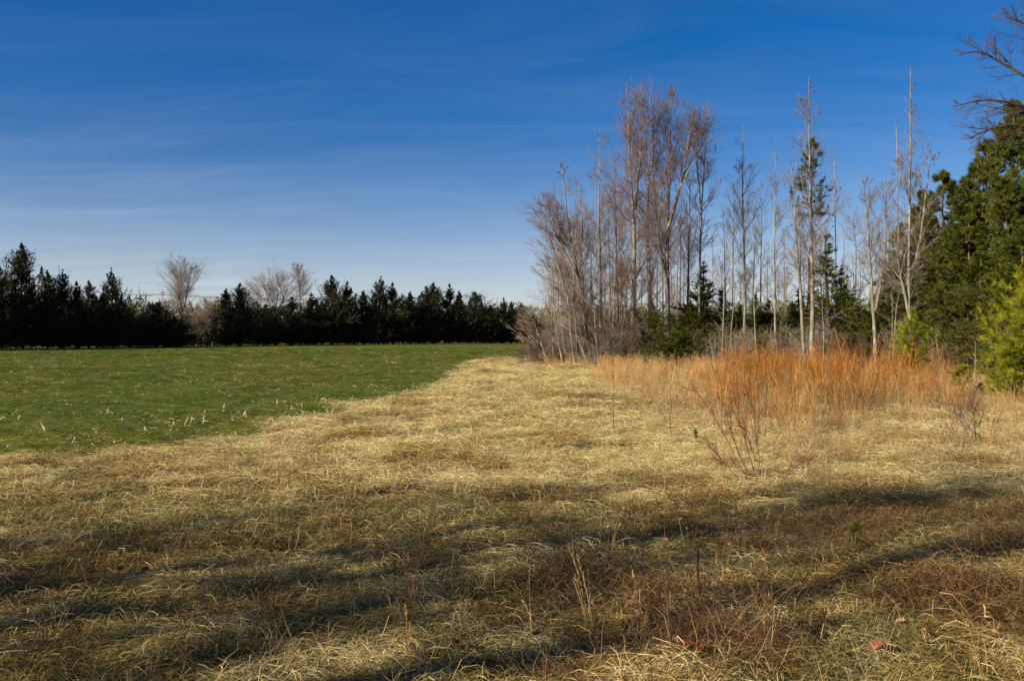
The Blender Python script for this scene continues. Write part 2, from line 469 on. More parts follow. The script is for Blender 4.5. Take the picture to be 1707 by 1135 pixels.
# ------------------------------------------------------------------ scatter of small cover by geometry nodes
def source_collection(name, meshes):
    c = bpy.data.collections.new(name)
    for i, me in enumerate(meshes):
        o = bpy.data.objects.new(f"{name}_{i:02d}", me); c.objects.link(o)
    return c
def scatter(name, meshes, pts, rots, scl, hue=None):
    me = bpy.data.meshes.new(name)
    n = len(pts)
    me.vertices.add(n); me.vertices.foreach_set('co', np.asarray(pts, np.float32).ravel())
    a = me.attributes.new('rot', 'FLOAT_VECTOR', 'POINT'); a.data.foreach_set('vector', np.asarray(rots, np.float32).ravel())
    scl = np.asarray(scl, np.float32)
    if scl.ndim == 1: scl = np.repeat(scl[:, None], 3, 1)
    a = me.attributes.new('scl', 'FLOAT_VECTOR', 'POINT'); a.data.foreach_set('vector', scl.ravel())
    a = me.attributes.new('idx', 'INT', 'POINT'); a.data.foreach_set('value', rng.integers(0, len(meshes), n).astype(np.int32))
    o = link(name, me); tag(o, kind='stuff')
    src = source_collection(name + '_source', meshes)
    g = bpy.data.node_groups.new(name + '_scatter', 'GeometryNodeTree')
    g.interface.new_socket('Geometry', in_out='INPUT', socket_type='NodeSocketGeometry')
    g.interface.new_socket('Geometry', in_out='OUTPUT', socket_type='NodeSocketGeometry')
    gi = g.nodes.new('NodeGroupInput'); go = g.nodes.new('NodeGroupOutput')
    ci = g.nodes.new('GeometryNodeCollectionInfo'); ci.inputs[0].default_value = src
    ci.inputs['Separate Children'].default_value = True; ci.inputs['Reset Children'].default_value = True
    ip = g.nodes.new('GeometryNodeInstanceOnPoints'); ip.inputs['Pick Instance'].default_value = True
    def na(nm, ty):
        q = g.nodes.new('GeometryNodeInputNamedAttribute'); q.data_type = ty; q.inputs['Name'].default_value = nm
        return next(s for s in q.outputs if s.enabled and s.name == 'Attribute')
    lk = g.links.new
    lk(gi.outputs[0], ip.inputs['Points']); lk(ci.outputs[0], ip.inputs['Instance'])
    lk(na('idx', 'INT'), ip.inputs['Instance Index']); lk(na('rot', 'FLOAT_VECTOR'), ip.inputs['Rotation']); lk(na('scl', 'FLOAT_VECTOR'), ip.inputs['Scale'])
    lk(ip.outputs[0], go.inputs[0])
    md = o.modifiers.new('scatter', 'NODES'); md.node_group = g
    return o
def zone(y0, y1, dens, keep, margin=1.28, x0=None, x1=None, pad=1.5):
    """random points in the wedge seen by the camera (wider), kept where keep(x,y) in 0..1 exceeds a random number"""
    w = (FPX and .57) * margin
    area = w * (y1 * y1 - y0 * y0) + 2 * pad * (y1 - y0)
    n = int(area * dens * 1.05)
    y = np.sqrt(rng.uniform(y0 * y0, y1 * y1, n)); x = rng.uniform(-1, 1, n) * (w * y + pad)
    if x0 is not None: k = (x > x0) & (x < x1); x, y = x[k], y[k]
    k = rng.uniform(size=len(x)) < keep(x, y)
    x, y = x[k], y[k]
    return x, y
def lay(x, y, dz=0): return np.stack([x, y, tz(x, y) + dz], 1)
def yaw(n, tilt=.06, dirn=None, spread=None):
    z = rng.uniform(0, 2 * np.pi, n) if dirn is None else rng.normal(dirn, spread, n)
    return np.stack([rng.normal(0, tilt, n), rng.normal(0, tilt, n), z], 1)

def mat_patch(n, rad, ln, width, h, mats, mixw, arch=.05, dirspread=.9, vlo=0, vhi=1):
    """a mat of fallen blades: curved ribbons lying over each other, most of them in one direction"""
    a = Acc(); k = 4
    for mi, share in enumerate(mixw):
        m = int(n * share)
        c = rng.normal(0, rad * .5, (m, 2))
        th = rng.normal(0, dirspread, m) + np.where(rng.random(m) < .25, np.pi / 2, 0)
        Ls = rng.uniform(.5, 1.4, m) * ln
        z0 = rng.uniform(0, h, m); curve = rng.normal(0, .55, m)
        ar = np.abs(rng.normal(0, arch, m)); lift = rng.normal(0, .25, m)
        s = np.linspace(-.5, .5, k)[None]
        ang = th[:, None] + curve[:, None] * s
        dx = np.cumsum(np.cos(ang), 1); dx -= dx.mean(1, keepdims=True); dy = np.cumsum(np.sin(ang), 1); dy -= dy.mean(1, keepdims=True)
        st = Ls[:, None] / (k - 1)
        P = np.stack([c[:, :1] + dx * st, c[:, 1:] + dy * st, z0[:, None] + ar[:, None] * (1 - 4 * s * s) + lift[:, None] * s * Ls[:, None] * .5], -1)
        P[..., 2] = np.maximum(P[..., 2], -.02)
        side = norm(np.stack([-np.sin(ang), np.cos(ang), rng.normal(0, .7, (m, 1)) * np.ones((1, k))], -1))
        W = width * rng.uniform(.5, 1.4, (m, 1)) * np.array([[.7, 1, .9, .25]])
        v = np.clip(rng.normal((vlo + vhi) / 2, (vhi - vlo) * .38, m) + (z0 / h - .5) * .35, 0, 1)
        ribbons(a, P, W, side, v, mi)
    return a.mesh('grass_mat', mats)
def tuft(n, rad, hgt, width, mats, lean=.35, k=4, vlo=0., vhi=1., seed_heads=0, droop=.3, leandir=None):
    a = Acc()
    c = rng.normal(0, rad * .45, (n, 2)); az = rng.uniform(0, 2 * np.pi, n)
    H = hgt * rng.uniform(.45, 1.1, n); le = np.abs(rng.normal(0, lean, n))
    s = np.linspace(0, 1, k)[None]
    hx = np.cos(az)[:, None]; hy = np.sin(az)[:, None]
    r = H[:, None] * (le[:, None] * s + droop * rng.uniform(0, 1.2, n)[:, None] * s ** 3)
    if leandir is not None: c2 = r * 0 + H[:, None] * s * .25
    P = np.stack([c[:, :1] + hx * r, c[:, 1:] + hy * r, H[:, None] * (s - droop * .4 * s ** 3)], -1)
    P[..., 2] -= .01
    side = norm(np.stack([-hy + rng.normal(0, .5, (n, 1)), hx + rng.normal(0, .5, (n, 1)), np.zeros((n, 1))], -1))
    W = width * rng.uniform(.6, 1.3, (n, 1)) * np.linspace(1, .2, k)[None]
    ribbons(a, P, W, side, np.clip(rng.normal((vlo + vhi) / 2, .22, n), 0, 1), 0)
    if seed_heads:
        q = rng.choice(n, seed_heads)
        for j in range(5):
            p = P[q, -1] - np.array([0, 0, .012]) * j * hgt * 2
            spikes(a, p, rng.normal(0, .5, (len(q), 3)) + [0, 0, .9], .03 * hgt * 2, .007, rng.uniform(.5, 1, len(q)))
    return a.mesh('grass_tuft', mats)

def verge(x, y): return np.clip(-field_mask(x, y) * .9 + .45, 0, 1)
def inwood(x, y): return np.clip((y - 40) / 6, 0, 1) * np.clip((x - 2.5) / 2, 0, 1)
# share of bleached straw against dark short thatch; the pale mat lies beyond about 8 m
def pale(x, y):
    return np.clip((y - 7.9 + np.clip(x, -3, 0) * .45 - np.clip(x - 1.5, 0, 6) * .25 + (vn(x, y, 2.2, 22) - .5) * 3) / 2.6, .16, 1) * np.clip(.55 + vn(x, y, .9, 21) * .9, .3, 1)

# near, thin-bladed mats
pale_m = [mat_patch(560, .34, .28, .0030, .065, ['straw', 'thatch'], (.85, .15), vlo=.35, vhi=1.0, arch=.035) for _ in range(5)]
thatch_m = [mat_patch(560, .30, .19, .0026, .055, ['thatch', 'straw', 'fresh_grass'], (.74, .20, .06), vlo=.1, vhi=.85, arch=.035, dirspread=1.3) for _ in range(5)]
P_, R2, S_ = [], [], []
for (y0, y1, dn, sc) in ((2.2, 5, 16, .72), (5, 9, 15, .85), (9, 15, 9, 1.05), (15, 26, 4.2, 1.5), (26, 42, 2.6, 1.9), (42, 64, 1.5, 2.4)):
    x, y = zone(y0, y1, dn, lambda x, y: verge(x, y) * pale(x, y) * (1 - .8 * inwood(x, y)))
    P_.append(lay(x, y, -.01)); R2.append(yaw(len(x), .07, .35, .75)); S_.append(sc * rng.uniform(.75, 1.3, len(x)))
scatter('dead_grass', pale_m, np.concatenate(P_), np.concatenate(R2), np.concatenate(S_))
P_, R2, S_ = [], [], []
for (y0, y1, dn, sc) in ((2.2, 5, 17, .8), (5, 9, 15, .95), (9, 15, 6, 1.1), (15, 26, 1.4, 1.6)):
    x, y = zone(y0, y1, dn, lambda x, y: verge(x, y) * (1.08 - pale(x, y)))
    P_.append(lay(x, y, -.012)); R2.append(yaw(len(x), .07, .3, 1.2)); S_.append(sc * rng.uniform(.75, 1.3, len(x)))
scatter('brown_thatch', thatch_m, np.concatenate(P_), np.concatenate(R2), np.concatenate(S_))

# loose standing blades
st_m = [tuft(26, .10, .15, .0022, ['straw'], lean=.7, vlo=.3, vhi=1) for _ in range(4)]
P_, R2, S_ = [], [], []
for (y0, y1, dn, sc) in ((2.5, 7, 7, 1), (7, 15, 4.5, 1.1), (15, 30, 1.7, 1.7), (30, 60, .5, 2.6)):
    x, y = zone(y0, y1, dn, lambda x, y: verge(x, y) * (.25 + .75 * (vn(x, y, 1.1, 31) > .5)) * (1 - inwood(x, y)))
    P_.append(lay(x, y)); R2.append(yaw(len(x), .1)); S_.append(sc * rng.uniform(.6, 1.3, len(x)))
x_save = None
wk = [tuft(5, .05, .42, .0055, [m_], lean=.14, vlo=.2, vhi=.9, seed_heads=3, droop=.12) for m_ in ('orange_grass', 'tan_grass', 'bramble', 'orange_grass')]
xa, ya = zone(3.5, 16, 2.4, lambda x, y: verge(x, y) * np.clip(.35 + (x + 4) / 9, .2, 1) * (vn(x, y, 1.3, 35) > .35))
scatter('dry_weed_stalks', wk, lay(xa, ya), yaw(len(xa), .1), rng.uniform(.5, 1.25, len(xa)))
scatter('loose_grass_blades', st_m, np.concatenate(P_), np.concatenate(R2), np.concatenate(S_))

# taller meadow on the right, tan below, orange broomsedge further out
def meadow(x, y):
    edge = 1.2 + (y - 12) * .10 + (vn(x, y, 2.5, 41) - .5) * 2.2
    return np.clip((x - edge) / 1.6, 0, 1) * np.clip((y - 9.5 - (vn(x, y, 2, 42) - .5) * 2) / 2.5, 0, 1) * (1 - .85 * inwood(x, y))
tan_m = [tuft(80, .18, .48, .005, ['tan_grass'], lean=.3, vlo=.2, vhi=.95, seed_heads=6) for _ in range(5)]
P_, R2, S_ = [], [], []
for (y0, y1, dn, sc) in ((9, 16, 7, .75), (16, 30, 5.5, 1.1), (30, 50, 2.4, 1.35)):
    x, y = zone(y0, y1, dn, lambda x, y: meadow(x, y) * (.35 + .65 * (vn(x, y, .8, 43) > .35)))
    P_.append(lay(x, y)); R2.append(yaw(len(x), .12)); S_.append(sc * rng.uniform(.5, 1.25, len(x)) * np.clip(.8 + (y - 9) / 20, .8, 1))
scatter('meadow_grass', tan_m, np.concatenate(P_), np.concatenate(R2), np.concatenate(S_))
or_m = [tuft(80, .17, .74, .005, ['orange_grass'], lean=.16, vlo=.3, vhi=1., seed_heads=22, droop=.16) for _ in range(5)]
P_, R2, S_ = [], [], []
def sedge(x, y):
    lane = np.clip((x - (2.2 + (y - 18) * .035)) / 1.2, 0, 1) * np.clip((y - 17) / 5, 0, 1) * (1 - np.clip((x - 11.5) / 2, 0, 1))
    edge = np.clip((y - 42) / 3, 0, 1) * np.clip((x - .9) / .8, 0, 1) * (1 - np.clip((y - 53) / 4, 0, 1))
    clump = np.exp(-((x - 4.4) / 1.0) ** 2 - ((y - 32) / 2.5) ** 2) * 1.5 + .8 * np.exp(-((x - 2.0) / .4) ** 2 - ((y - 44) / 1.5) ** 2)
    return np.clip(lane * (vn(x, y, 1.6, 51) > .42) + .5 * edge + clump, 0, 1)
for (y0, y1, dn, sc) in ((14, 29, 3.2, .9), (29, 56, 2.4, 1.15)):
    x, y = zone(y0, y1, dn, sedge)
    P_.append(lay(x, y)); R2.append(yaw(len(x), .08)); S_.append(sc * rng.uniform(.6, 1.2, len(x)))
scatter('orange_broomsedge', or_m, np.concatenate(P_), np.concatenate(R2), np.concatenate(S_))

# brambles: wiry dark red-brown arcs
def bramble_patch(n=130, rad=.35, h=.28, w=.0035):
    a = Acc(); k = 5
    c = rng.normal(0, rad * .5, (n, 2)); az = rng.uniform(0, 2 * np.pi, n); Ls = rng.uniform(.15, .6, n); H = h * rng.uniform(.2, 1.1, n)
    s = np.linspace(0, 1, k)[None]
    P = np.stack([c[:, :1] + np.cos(az)[:, None] * Ls[:, None] * s, c[:, 1:] + np.sin(az)[:, None] * Ls[:, None] * s, H[:, None] * np.sin(s * np.pi * rng.uniform(.5, .95, (n, 1)))], -1)
    P[:, 1:-1] += rng.normal(0, .015, (n, k - 2, 3))
    tubes(a, P, np.full((n, k), w / 2) * np.linspace(1, .4, k), 3, rng.uniform(0, 1, n))
    return a.mesh('bramble_patch', ['bramble'])
br_m = [bramble_patch() for _ in range(4)]
def bramble_where(x, y):
    b1 = np.exp(-((y - (7.4 + .10 * (x - 2))) / .75) ** 2) * np.clip((x - .9) / .8, 0, 1)
    b2 = np.exp(-((y - (5.55 + .06 * x)) / .28) ** 2) * np.clip((x - .5) / .5, 0, 1) * .8
    b3 = np.exp(-((x - 3.2) / 1.5) ** 2 - ((y - 19) / 3) ** 2) * .8
    b4 = np.exp(-((x - 1.0) / .8) ** 2 - ((y - 4.7) / .5) ** 2) * .6
    return np.clip((b1 + b2 + b3 + b4) * (.05 + 1.2 * vn(x, y, .55, 61)) + .04, 0, 1) * (x > 0)
P_, R2, S_ = [], [], []
for (y0, y1, dn, sc) in ((3.5, 12, 9, .85), (12, 26, 2.2, 1.3)):
    x, y = zone(y0, y1, dn, bramble_where)
    P_.append(lay(x, y, -.01)); R2.append(yaw(len(x), .12)); S_.append(sc * rng.uniform(.6, 1.2, len(x)))
scatter('bramble_tangle', br_m, np.concatenate(P_), np.concatenate(R2), np.concatenate(S_))

# red and orange sapling whips standing in a thicket
def whip_clump(n=20, rad=.38, h=1.4):
    a = Acc(); k = 5
    c = rng.normal(0, rad * .8, (n, 2)); H = h * rng.uniform(.35, 1.15, n)
    le = rng.normal(0, .13, (n, 2)) + np.array([-.04, 0]); s = np.linspace(0, 1, k)[None]
    P = np.stack([c[:, :1] + le[:, :1] * H[:, None] * s ** 1.3, c[:, 1:] + le[:, 1:] * H[:, None] * s ** 1.3, H[:, None] * s - .02], -1)
    P[:, 1:] += rng.normal(0, .012, (n, k - 1, 3))
    R = np.full((n, 1), .0055) * np.linspace(1, .45, k)[None]
    v = rng.uniform(0, 1, n)
    tubes(a, P[:, 2:], R[:, 2:], 3, v, 0)
    tubes(a, P[:, :3], R[:, :3], 3, v, 1)
    C, CR, t, ln = grow(P, R, 9, .35, .97, (34, 8), lambda t, m: rng.uniform(.10, .34, m) * (1.25 - t) * 1.5, 3, .35, .08, .8, .0028)
    up = t > .5
    tubes(a, C[up], CR[up], 3, rng.uniform(0, 1, up.sum()), 0)
    tubes(a, C[~up], CR[~up], 3, rng.uniform(0, 1, (~up).sum()), 1)
    return a.mesh('whip_clump', ['whip', 'whip_low'])
wh_m = [whip_clump() for _ in range(7)]
def thicket(x, y):
    px = x / y * FPX + CX
    front = np.interp(px, [1090, 1150, 1200, 1300, 1400, 1540, 1620, 1707], [20, 16, 12.5, 11.8, 12.5, 13.5, 17, 20]) + (vn(x, y, 1.1, 72) - .5) * 5
    a = np.clip((y - front + 1.2) / 6, 0, 1) * np.clip((px - 1070) / 190, 0, 1) ** 1.5 * (1 - np.clip((px - 1500) / 190, 0, 1)) ** 1.3
    return a ** 1.3 * (1 - np.clip((y - 36) / 6, 0, 1)) * np.clip(-.35 + vn(x, y, 1.0, 71) * 1.5, 0, 1)
P_, R2, S_ = [], [], []
for (y0, y1, dn) in ((10, 24, 5.2), (24, 42, 3.4)):
    x, y = zone(y0, y1, dn, thicket)
    px = x / y * FPX + CX
    hs_ = np.interp(px, [1120, 1190, 1250, 1350, 1420, 1500, 1560, 1620], [.58, .78, .96, .96, .92, .86, .80, .70]) * np.interp(y, [13, 17, 22, 42], [.75, .95, 1.05, 1.08])
    P_.append(lay(x, y)); R2.append(yaw(len(x), .05)); S_.append(hs_ * rng.uniform(.5, 1.12, len(x)) * (.58 + .45 * vn(x, y, 1.4, 73) + .30 * vn(x, y, .45, 74)))
scatter('red_whip_thicket', wh_m, np.concatenate(P_), np.concatenate(R2), np.concatenate(S_))

# short winter wheat with corn litter
wt_m = [tuft(60, .16, .055, .004, ['wheat'], lean=.8, vlo=.1, vhi=.9, k=3) for _ in range(4)]
P_, R2, S_ = [], [], []
def fld(x, y): return np.clip(field_mask(x, y) * .9 + .6, 0, 1) * (.3 + .7 * (vn(x, y * 1.8, .8, 81) > .45))
for (y0, y1, dn, sc) in ((8, 16, 22, .9), (16, 28, 9, 1.25), (28, 50, 3.2, 2.0), (50, 100, .7, 3.6)):
    x, y = zone(y0, y1, dn, fld)
    P_.append(lay(x, y)); R2.append(yaw(len(x), .1)); S_.append(sc * rng.uniform(.7, 1.25, len(x)))
scatter('winter_wheat', wt_m, np.concatenate(P_), np.concatenate(R2), np.concatenate(S_))
def litter_patch(n=10):
    a = Acc(); k = 3
    c = rng.normal(0, .25, (n, 2)); th = rng.uniform(0, np.pi, n); Ls = rng.uniform(.03, .11, n) ** 1.0; s = np.linspace(-.5, .5, k)[None]
    P = np.stack([c[:, :1] + np.cos(th)[:, None] * Ls[:, None] * s, c[:, 1:] + np.sin(th)[:, None] * Ls[:, None] * s, .03 + rng.normal(0, .2, (n, 1)) * s * Ls[:, None] + .004 * (1 - 4 * s * s)], -1)
    side = norm(np.stack([-np.sin(th), np.cos(th), rng.normal(0, .6, n)], -1))
    ribbons(a, P, .008, side, rng.uniform(.1, 1, n))
    return a.mesh('corn_litter_patch', ['stubble'])
def clod_patch(n=5):
    a = Acc()
    for _ in range(n):
        c = rng.normal(0, .2, 3); c[2] = .01; r = rng.uniform(.012, .035)
        V = np.array([[1, 0, 0], [0, 1, 0], [-1, 0, 0], [0, -1, 0], [0, 0, 1.1], [.6, .6, .5], [-.5, .5, .6]]) * r * rng.uniform(.6, 1.4, (7, 3)) + c
        a.add(V, [[0, 1, 5], [5, 1, 4], [0, 5, 4], [1, 2, 6], [1, 6, 4], [6, 2, 4], [2, 3, 4], [3, 0, 4]], rng.random())
    return a.mesh('clod_patch', ['clod'])
li_m = [litter_patch(n) for n in (5, 8, 11, 14)]
P_, R2, S_ = [], [], []
for (y0, y1, dn, sc) in ((8, 18, 7, 1), (18, 40, 6, 1.1), (40, 100, 2.4, 1.4)):
    x, y = zone(y0, y1, dn, lambda x, y: fld(x, y) * np.clip(.12 + 2.6 * (vn(x, y * 2.5, 3, 91) - .40), 0, 1) * (.4 + .6 * (vn(x, y, .6, 92) > .4)))
    P_.append(lay(x, y)); R2.append(yaw(len(x), .1)); S_.append(sc * rng.uniform(.7, 1.3, len(x)))
scatter('corn_litter', li_m, np.concatenate(P_), np.concatenate(R2), np.concatenate(S_))
cd_m = [clod_patch(n) for n in (2, 4, 6)]
P_, R2, S_ = [], [], []
for (y0, y1, dn, sc) in ((8, 20, 2.2, .8), (20, 50, .8, 1.1), (50, 100, .25, 1.6)):
    x, y = zone(y0, y1, dn, lambda x, y: fld(x, y) * np.clip(2 * (vn(x, y * 2.2, 2.4, 95) - .3), 0, 1))
    P_.append(lay(x, y)); R2.append(yaw(len(x), .1)); S_.append(sc * rng.uniform(.7, 1.3, len(x)))
scatter('soil_clods', cd_m, np.concatenate(P_), np.concatenate(R2), np.concatenate(S_))

# leaf litter and green tufts in the right foreground
LOBES = np.array([(0, 0), (.12, .10), (.30, .16), (.24, .28), (.42, .42), (.26, .50), (.36, .70), (.18, .74), (.10, .92), (0, 1.0)])
def oak_leaf(size=.1, curl=1.0, v=.5, seed=0):
    rg = np.random.default_rng(seed)
    L_ = LOBES * rg.uniform(.85, 1.15, LOBES.shape)
    mid = np.stack([np.zeros(len(L_)), L_[:, 1]], 1)
    pts = []
    for s_ in (-1, 0, 1):
        q = np.stack([L_[:, 0] * s_, L_[:, 1]], 1) if s_ else mid
        z = curl * (.55 * np.abs(q[:, 0]) ** 1.3 + .25 * (q[:, 1] - .5) ** 2 + rg.normal(0, .02, len(q)))
        pts.append(np.stack([q[:, 0], q[:, 1] - .5, z], 1))
    V = np.concatenate(pts) * size
    n = len(L_); F = []
    for i in range(n - 1):
        F.append((i, i + 1, n + i + 1, n + i)); F.append((n + i, n + i + 1, 2 * n + i + 1, 2 * n + i))
    a = Acc(); a.add(V, F, v)
    return a
lf = []
for i in range(6):
    a = Acc()
    for j in range(4):
        q = oak_leaf(rng.uniform(.03, .06), rng.uniform(.3, 1.6), rng.random(), i * 10 + j)
        V, F, vv, mi = q.b[0]
        an = rng.uniform(0, 6.28); c, s = math.cos(an), math.sin(an); o_ = rng.normal(0, .15, 2)
        V = V @ np.array([[c, s, 0], [-s, c, 0], [0, 0, 1]]) + np.array([o_[0], o_[1], rng.uniform(.02, .06)])
        a.add(V, F, vv)
    lf.append(a.mesh('leaf_litter_patch', ['leaf']))
def leafy(x, y): return np.clip(.10 + np.clip((x + .5) / 4, 0, 1) * np.clip((10.5 - y) / 4, 0, 1) * (vn(x, y, .8, 101) > .38), 0, 1) * verge(x, y)
P_, R2, S_ = [], [], []
for (y0, y1, dn) in ((3, 7, 7), (7, 14, 3.5)):
    x, y = zone(y0, y1, dn, leafy)
    P_.append(lay(x, y, .01)); R2.append(yaw(len(x), .35)); S_.append(rng.uniform(.7, 1.3, len(x)))
scatter('leaf_litter', lf, np.concatenate(P_), np.concatenate(R2), np.concatenate(S_))
gr_m = [tuft(24, .07, .10, .003, ['fresh_grass'], lean=.5, k=3) for _ in range(3)]
x, y = zone(3, 12, 3.2, lambda x, y: verge(x, y) * (vn(x, y, .7, 111) > .70) * np.clip((x + 3) / 4, .15, 1))
hm_m = [tuft(90, .16, .20, .0026, ['straw' if q_ % 2 else 'thatch'], lean=1.1, k=5, vlo=.3, vhi=1., droop=.75) for q_ in range(4)]
xh, yh = zone(3, 18, .9, lambda x, y: verge(x, y) * (vn(x, y, 1.0, 121) > .52))
scatter('matted_grass_tufts', hm_m, lay(xh, yh), yaw(len(xh), .12), rng.uniform(.6, 1.35, len(xh)))
scatter('fresh_grass', gr_m, lay(x, y), yaw(len(x), .2), rng.uniform(.6, 1.3, len(x)))

# ------------------------------------------------------------------ bare trees
def spine(pix, d, dz_first=True, wob=.15, k=14, rg=None):
    """pixel way-points of a trunk at distance d -> smooth polyline"""
    rg = rg or rng
    pix = np.array(pix, float)
    t = np.linspace(0, 1, len(pix)); tt = np.linspace(0, 1, k)
    px = np.interp(tt, t, pix[:, 0]); py = np.interp(tt, t, pix[:, 1])
    P = np.stack([(px - CX) / FPX * d, np.full(k, d), EYE - (py - HY) / FPX * d], 1)
    P[:, 1] += np.cumsum(rg.normal(0, wob * .3, k)) ; P[1:, 0] += rg.normal(0, .02 * d / 50, k - 1)
    sm = P.copy(); sm[1:-1] = (P[:-2] + P[2:] + 2 * P[1:-1]) / 4
    return sm
def bare_tree(name, label, d, stems, r0, w, group, bark='pale_bark', twig='grey_twig', n1=34, n2=8, n3=7, low=.28, ang=(42, 9), trop=.45,
              bias=None, cones=0, seed=1, cat='tree', shape=.75, tr=.0050):
    """stems: list of pixel polylines, the first one the trunk from base to tip; w: crown half width in photo pixels"""
    rg = np.random.default_rng(seed)
    sp = [spine(s, d, rg=rg) for s in stems]
    base = sp[0][0].copy(); base[2] = tz1(base[0], base[1]) - .05
    sp[0][0, 2] = base[2]
    root = empty(name, tuple(base)); tag(root, label, cat, group)
    W = w / FPX * d
    fine = Acc(); 
    for i, P in enumerate(sp):
        k = len(P); P = P - base
        rr = r0 * (.82 if i == 0 else .5)
        R = rr * np.linspace(1, .0, k) ** .85 + .008
        if i == 0: R[0] *= 1.35
        a = Acc(); tubes(a, P[None], R[None], 8, .5)
        link('trunk' if i == 0 else 'limb', a.mesh('trunk', [bark], True), root)
        frac = 1 if i == 0 else .6
        m = max(6, int(n1 * frac))
        lo = low if i == 0 else .2
        def ln1(t, n, W=W, lo=lo):
            u = (t - lo) / (1 - lo)
            return W * 1.45 / math.sin(R_(ang[0])) * np.clip((1 - u) ** shape * (.5 + 1.0 * np.minimum(u * 2.6, 1)) , .09, 1.2) * rg.uniform(.5, 1.15, n)
        B, BR, t, l1 = grow(P[None], R[None], m, lo, .985, ang, ln1, 6, trop, .07, .48, .007, rg, bias)
        BR = np.minimum(BR, (.004 + l1 * .0078)[:, None] * np.linspace(1, .35, 6)[None])
        tubes(fine, B, BR, 4, rg.uniform(.45, 1, len(B)), 0)
        l1m = l1
        C, CR, t2, l2 = grow(B, BR, n2, .12, .96, (34, 10), lambda t, n: np.repeat(l1m, n2) * rg.uniform(.22, .55, n) * (1.2 - t * .6), 4, trop * .8, .08, .6, tr * 1.1, rg, bias)
        tubes(fine, C, CR, 3, rg.uniform(.2, .8, len(C)), 1)
        if n3:
            D, DR, t3, l3 = grow(C, CR, n3, .1, .95, (32, 11), lambda t, n: np.repeat(l2, n3) * rg.uniform(.3, .7, n), 3, trop * .7, .09, .75, tr * .9, rg, bias)
            tubes(fine, D, DR, 3, rg.uniform(0, .9, len(D)), 1)
        if cones:
            q = rg.choice(len(C), min(cones, len(C)), replace=False); p = C[q, -1]
            for s_ in ((0, 0, 1), (.4, .4, 1), (-.4, .3, 1), (0, -.5, 1)):
                spikes(fine, p, np.array(s_)[None] + rg.normal(0, .1, (len(q), 3)), .11, .05, rg.uniform(0, 1, len(q)), 2, rg)
    link('crown', fine.mesh('crown', [bark, twig, 'cone'], True), root)
    return root

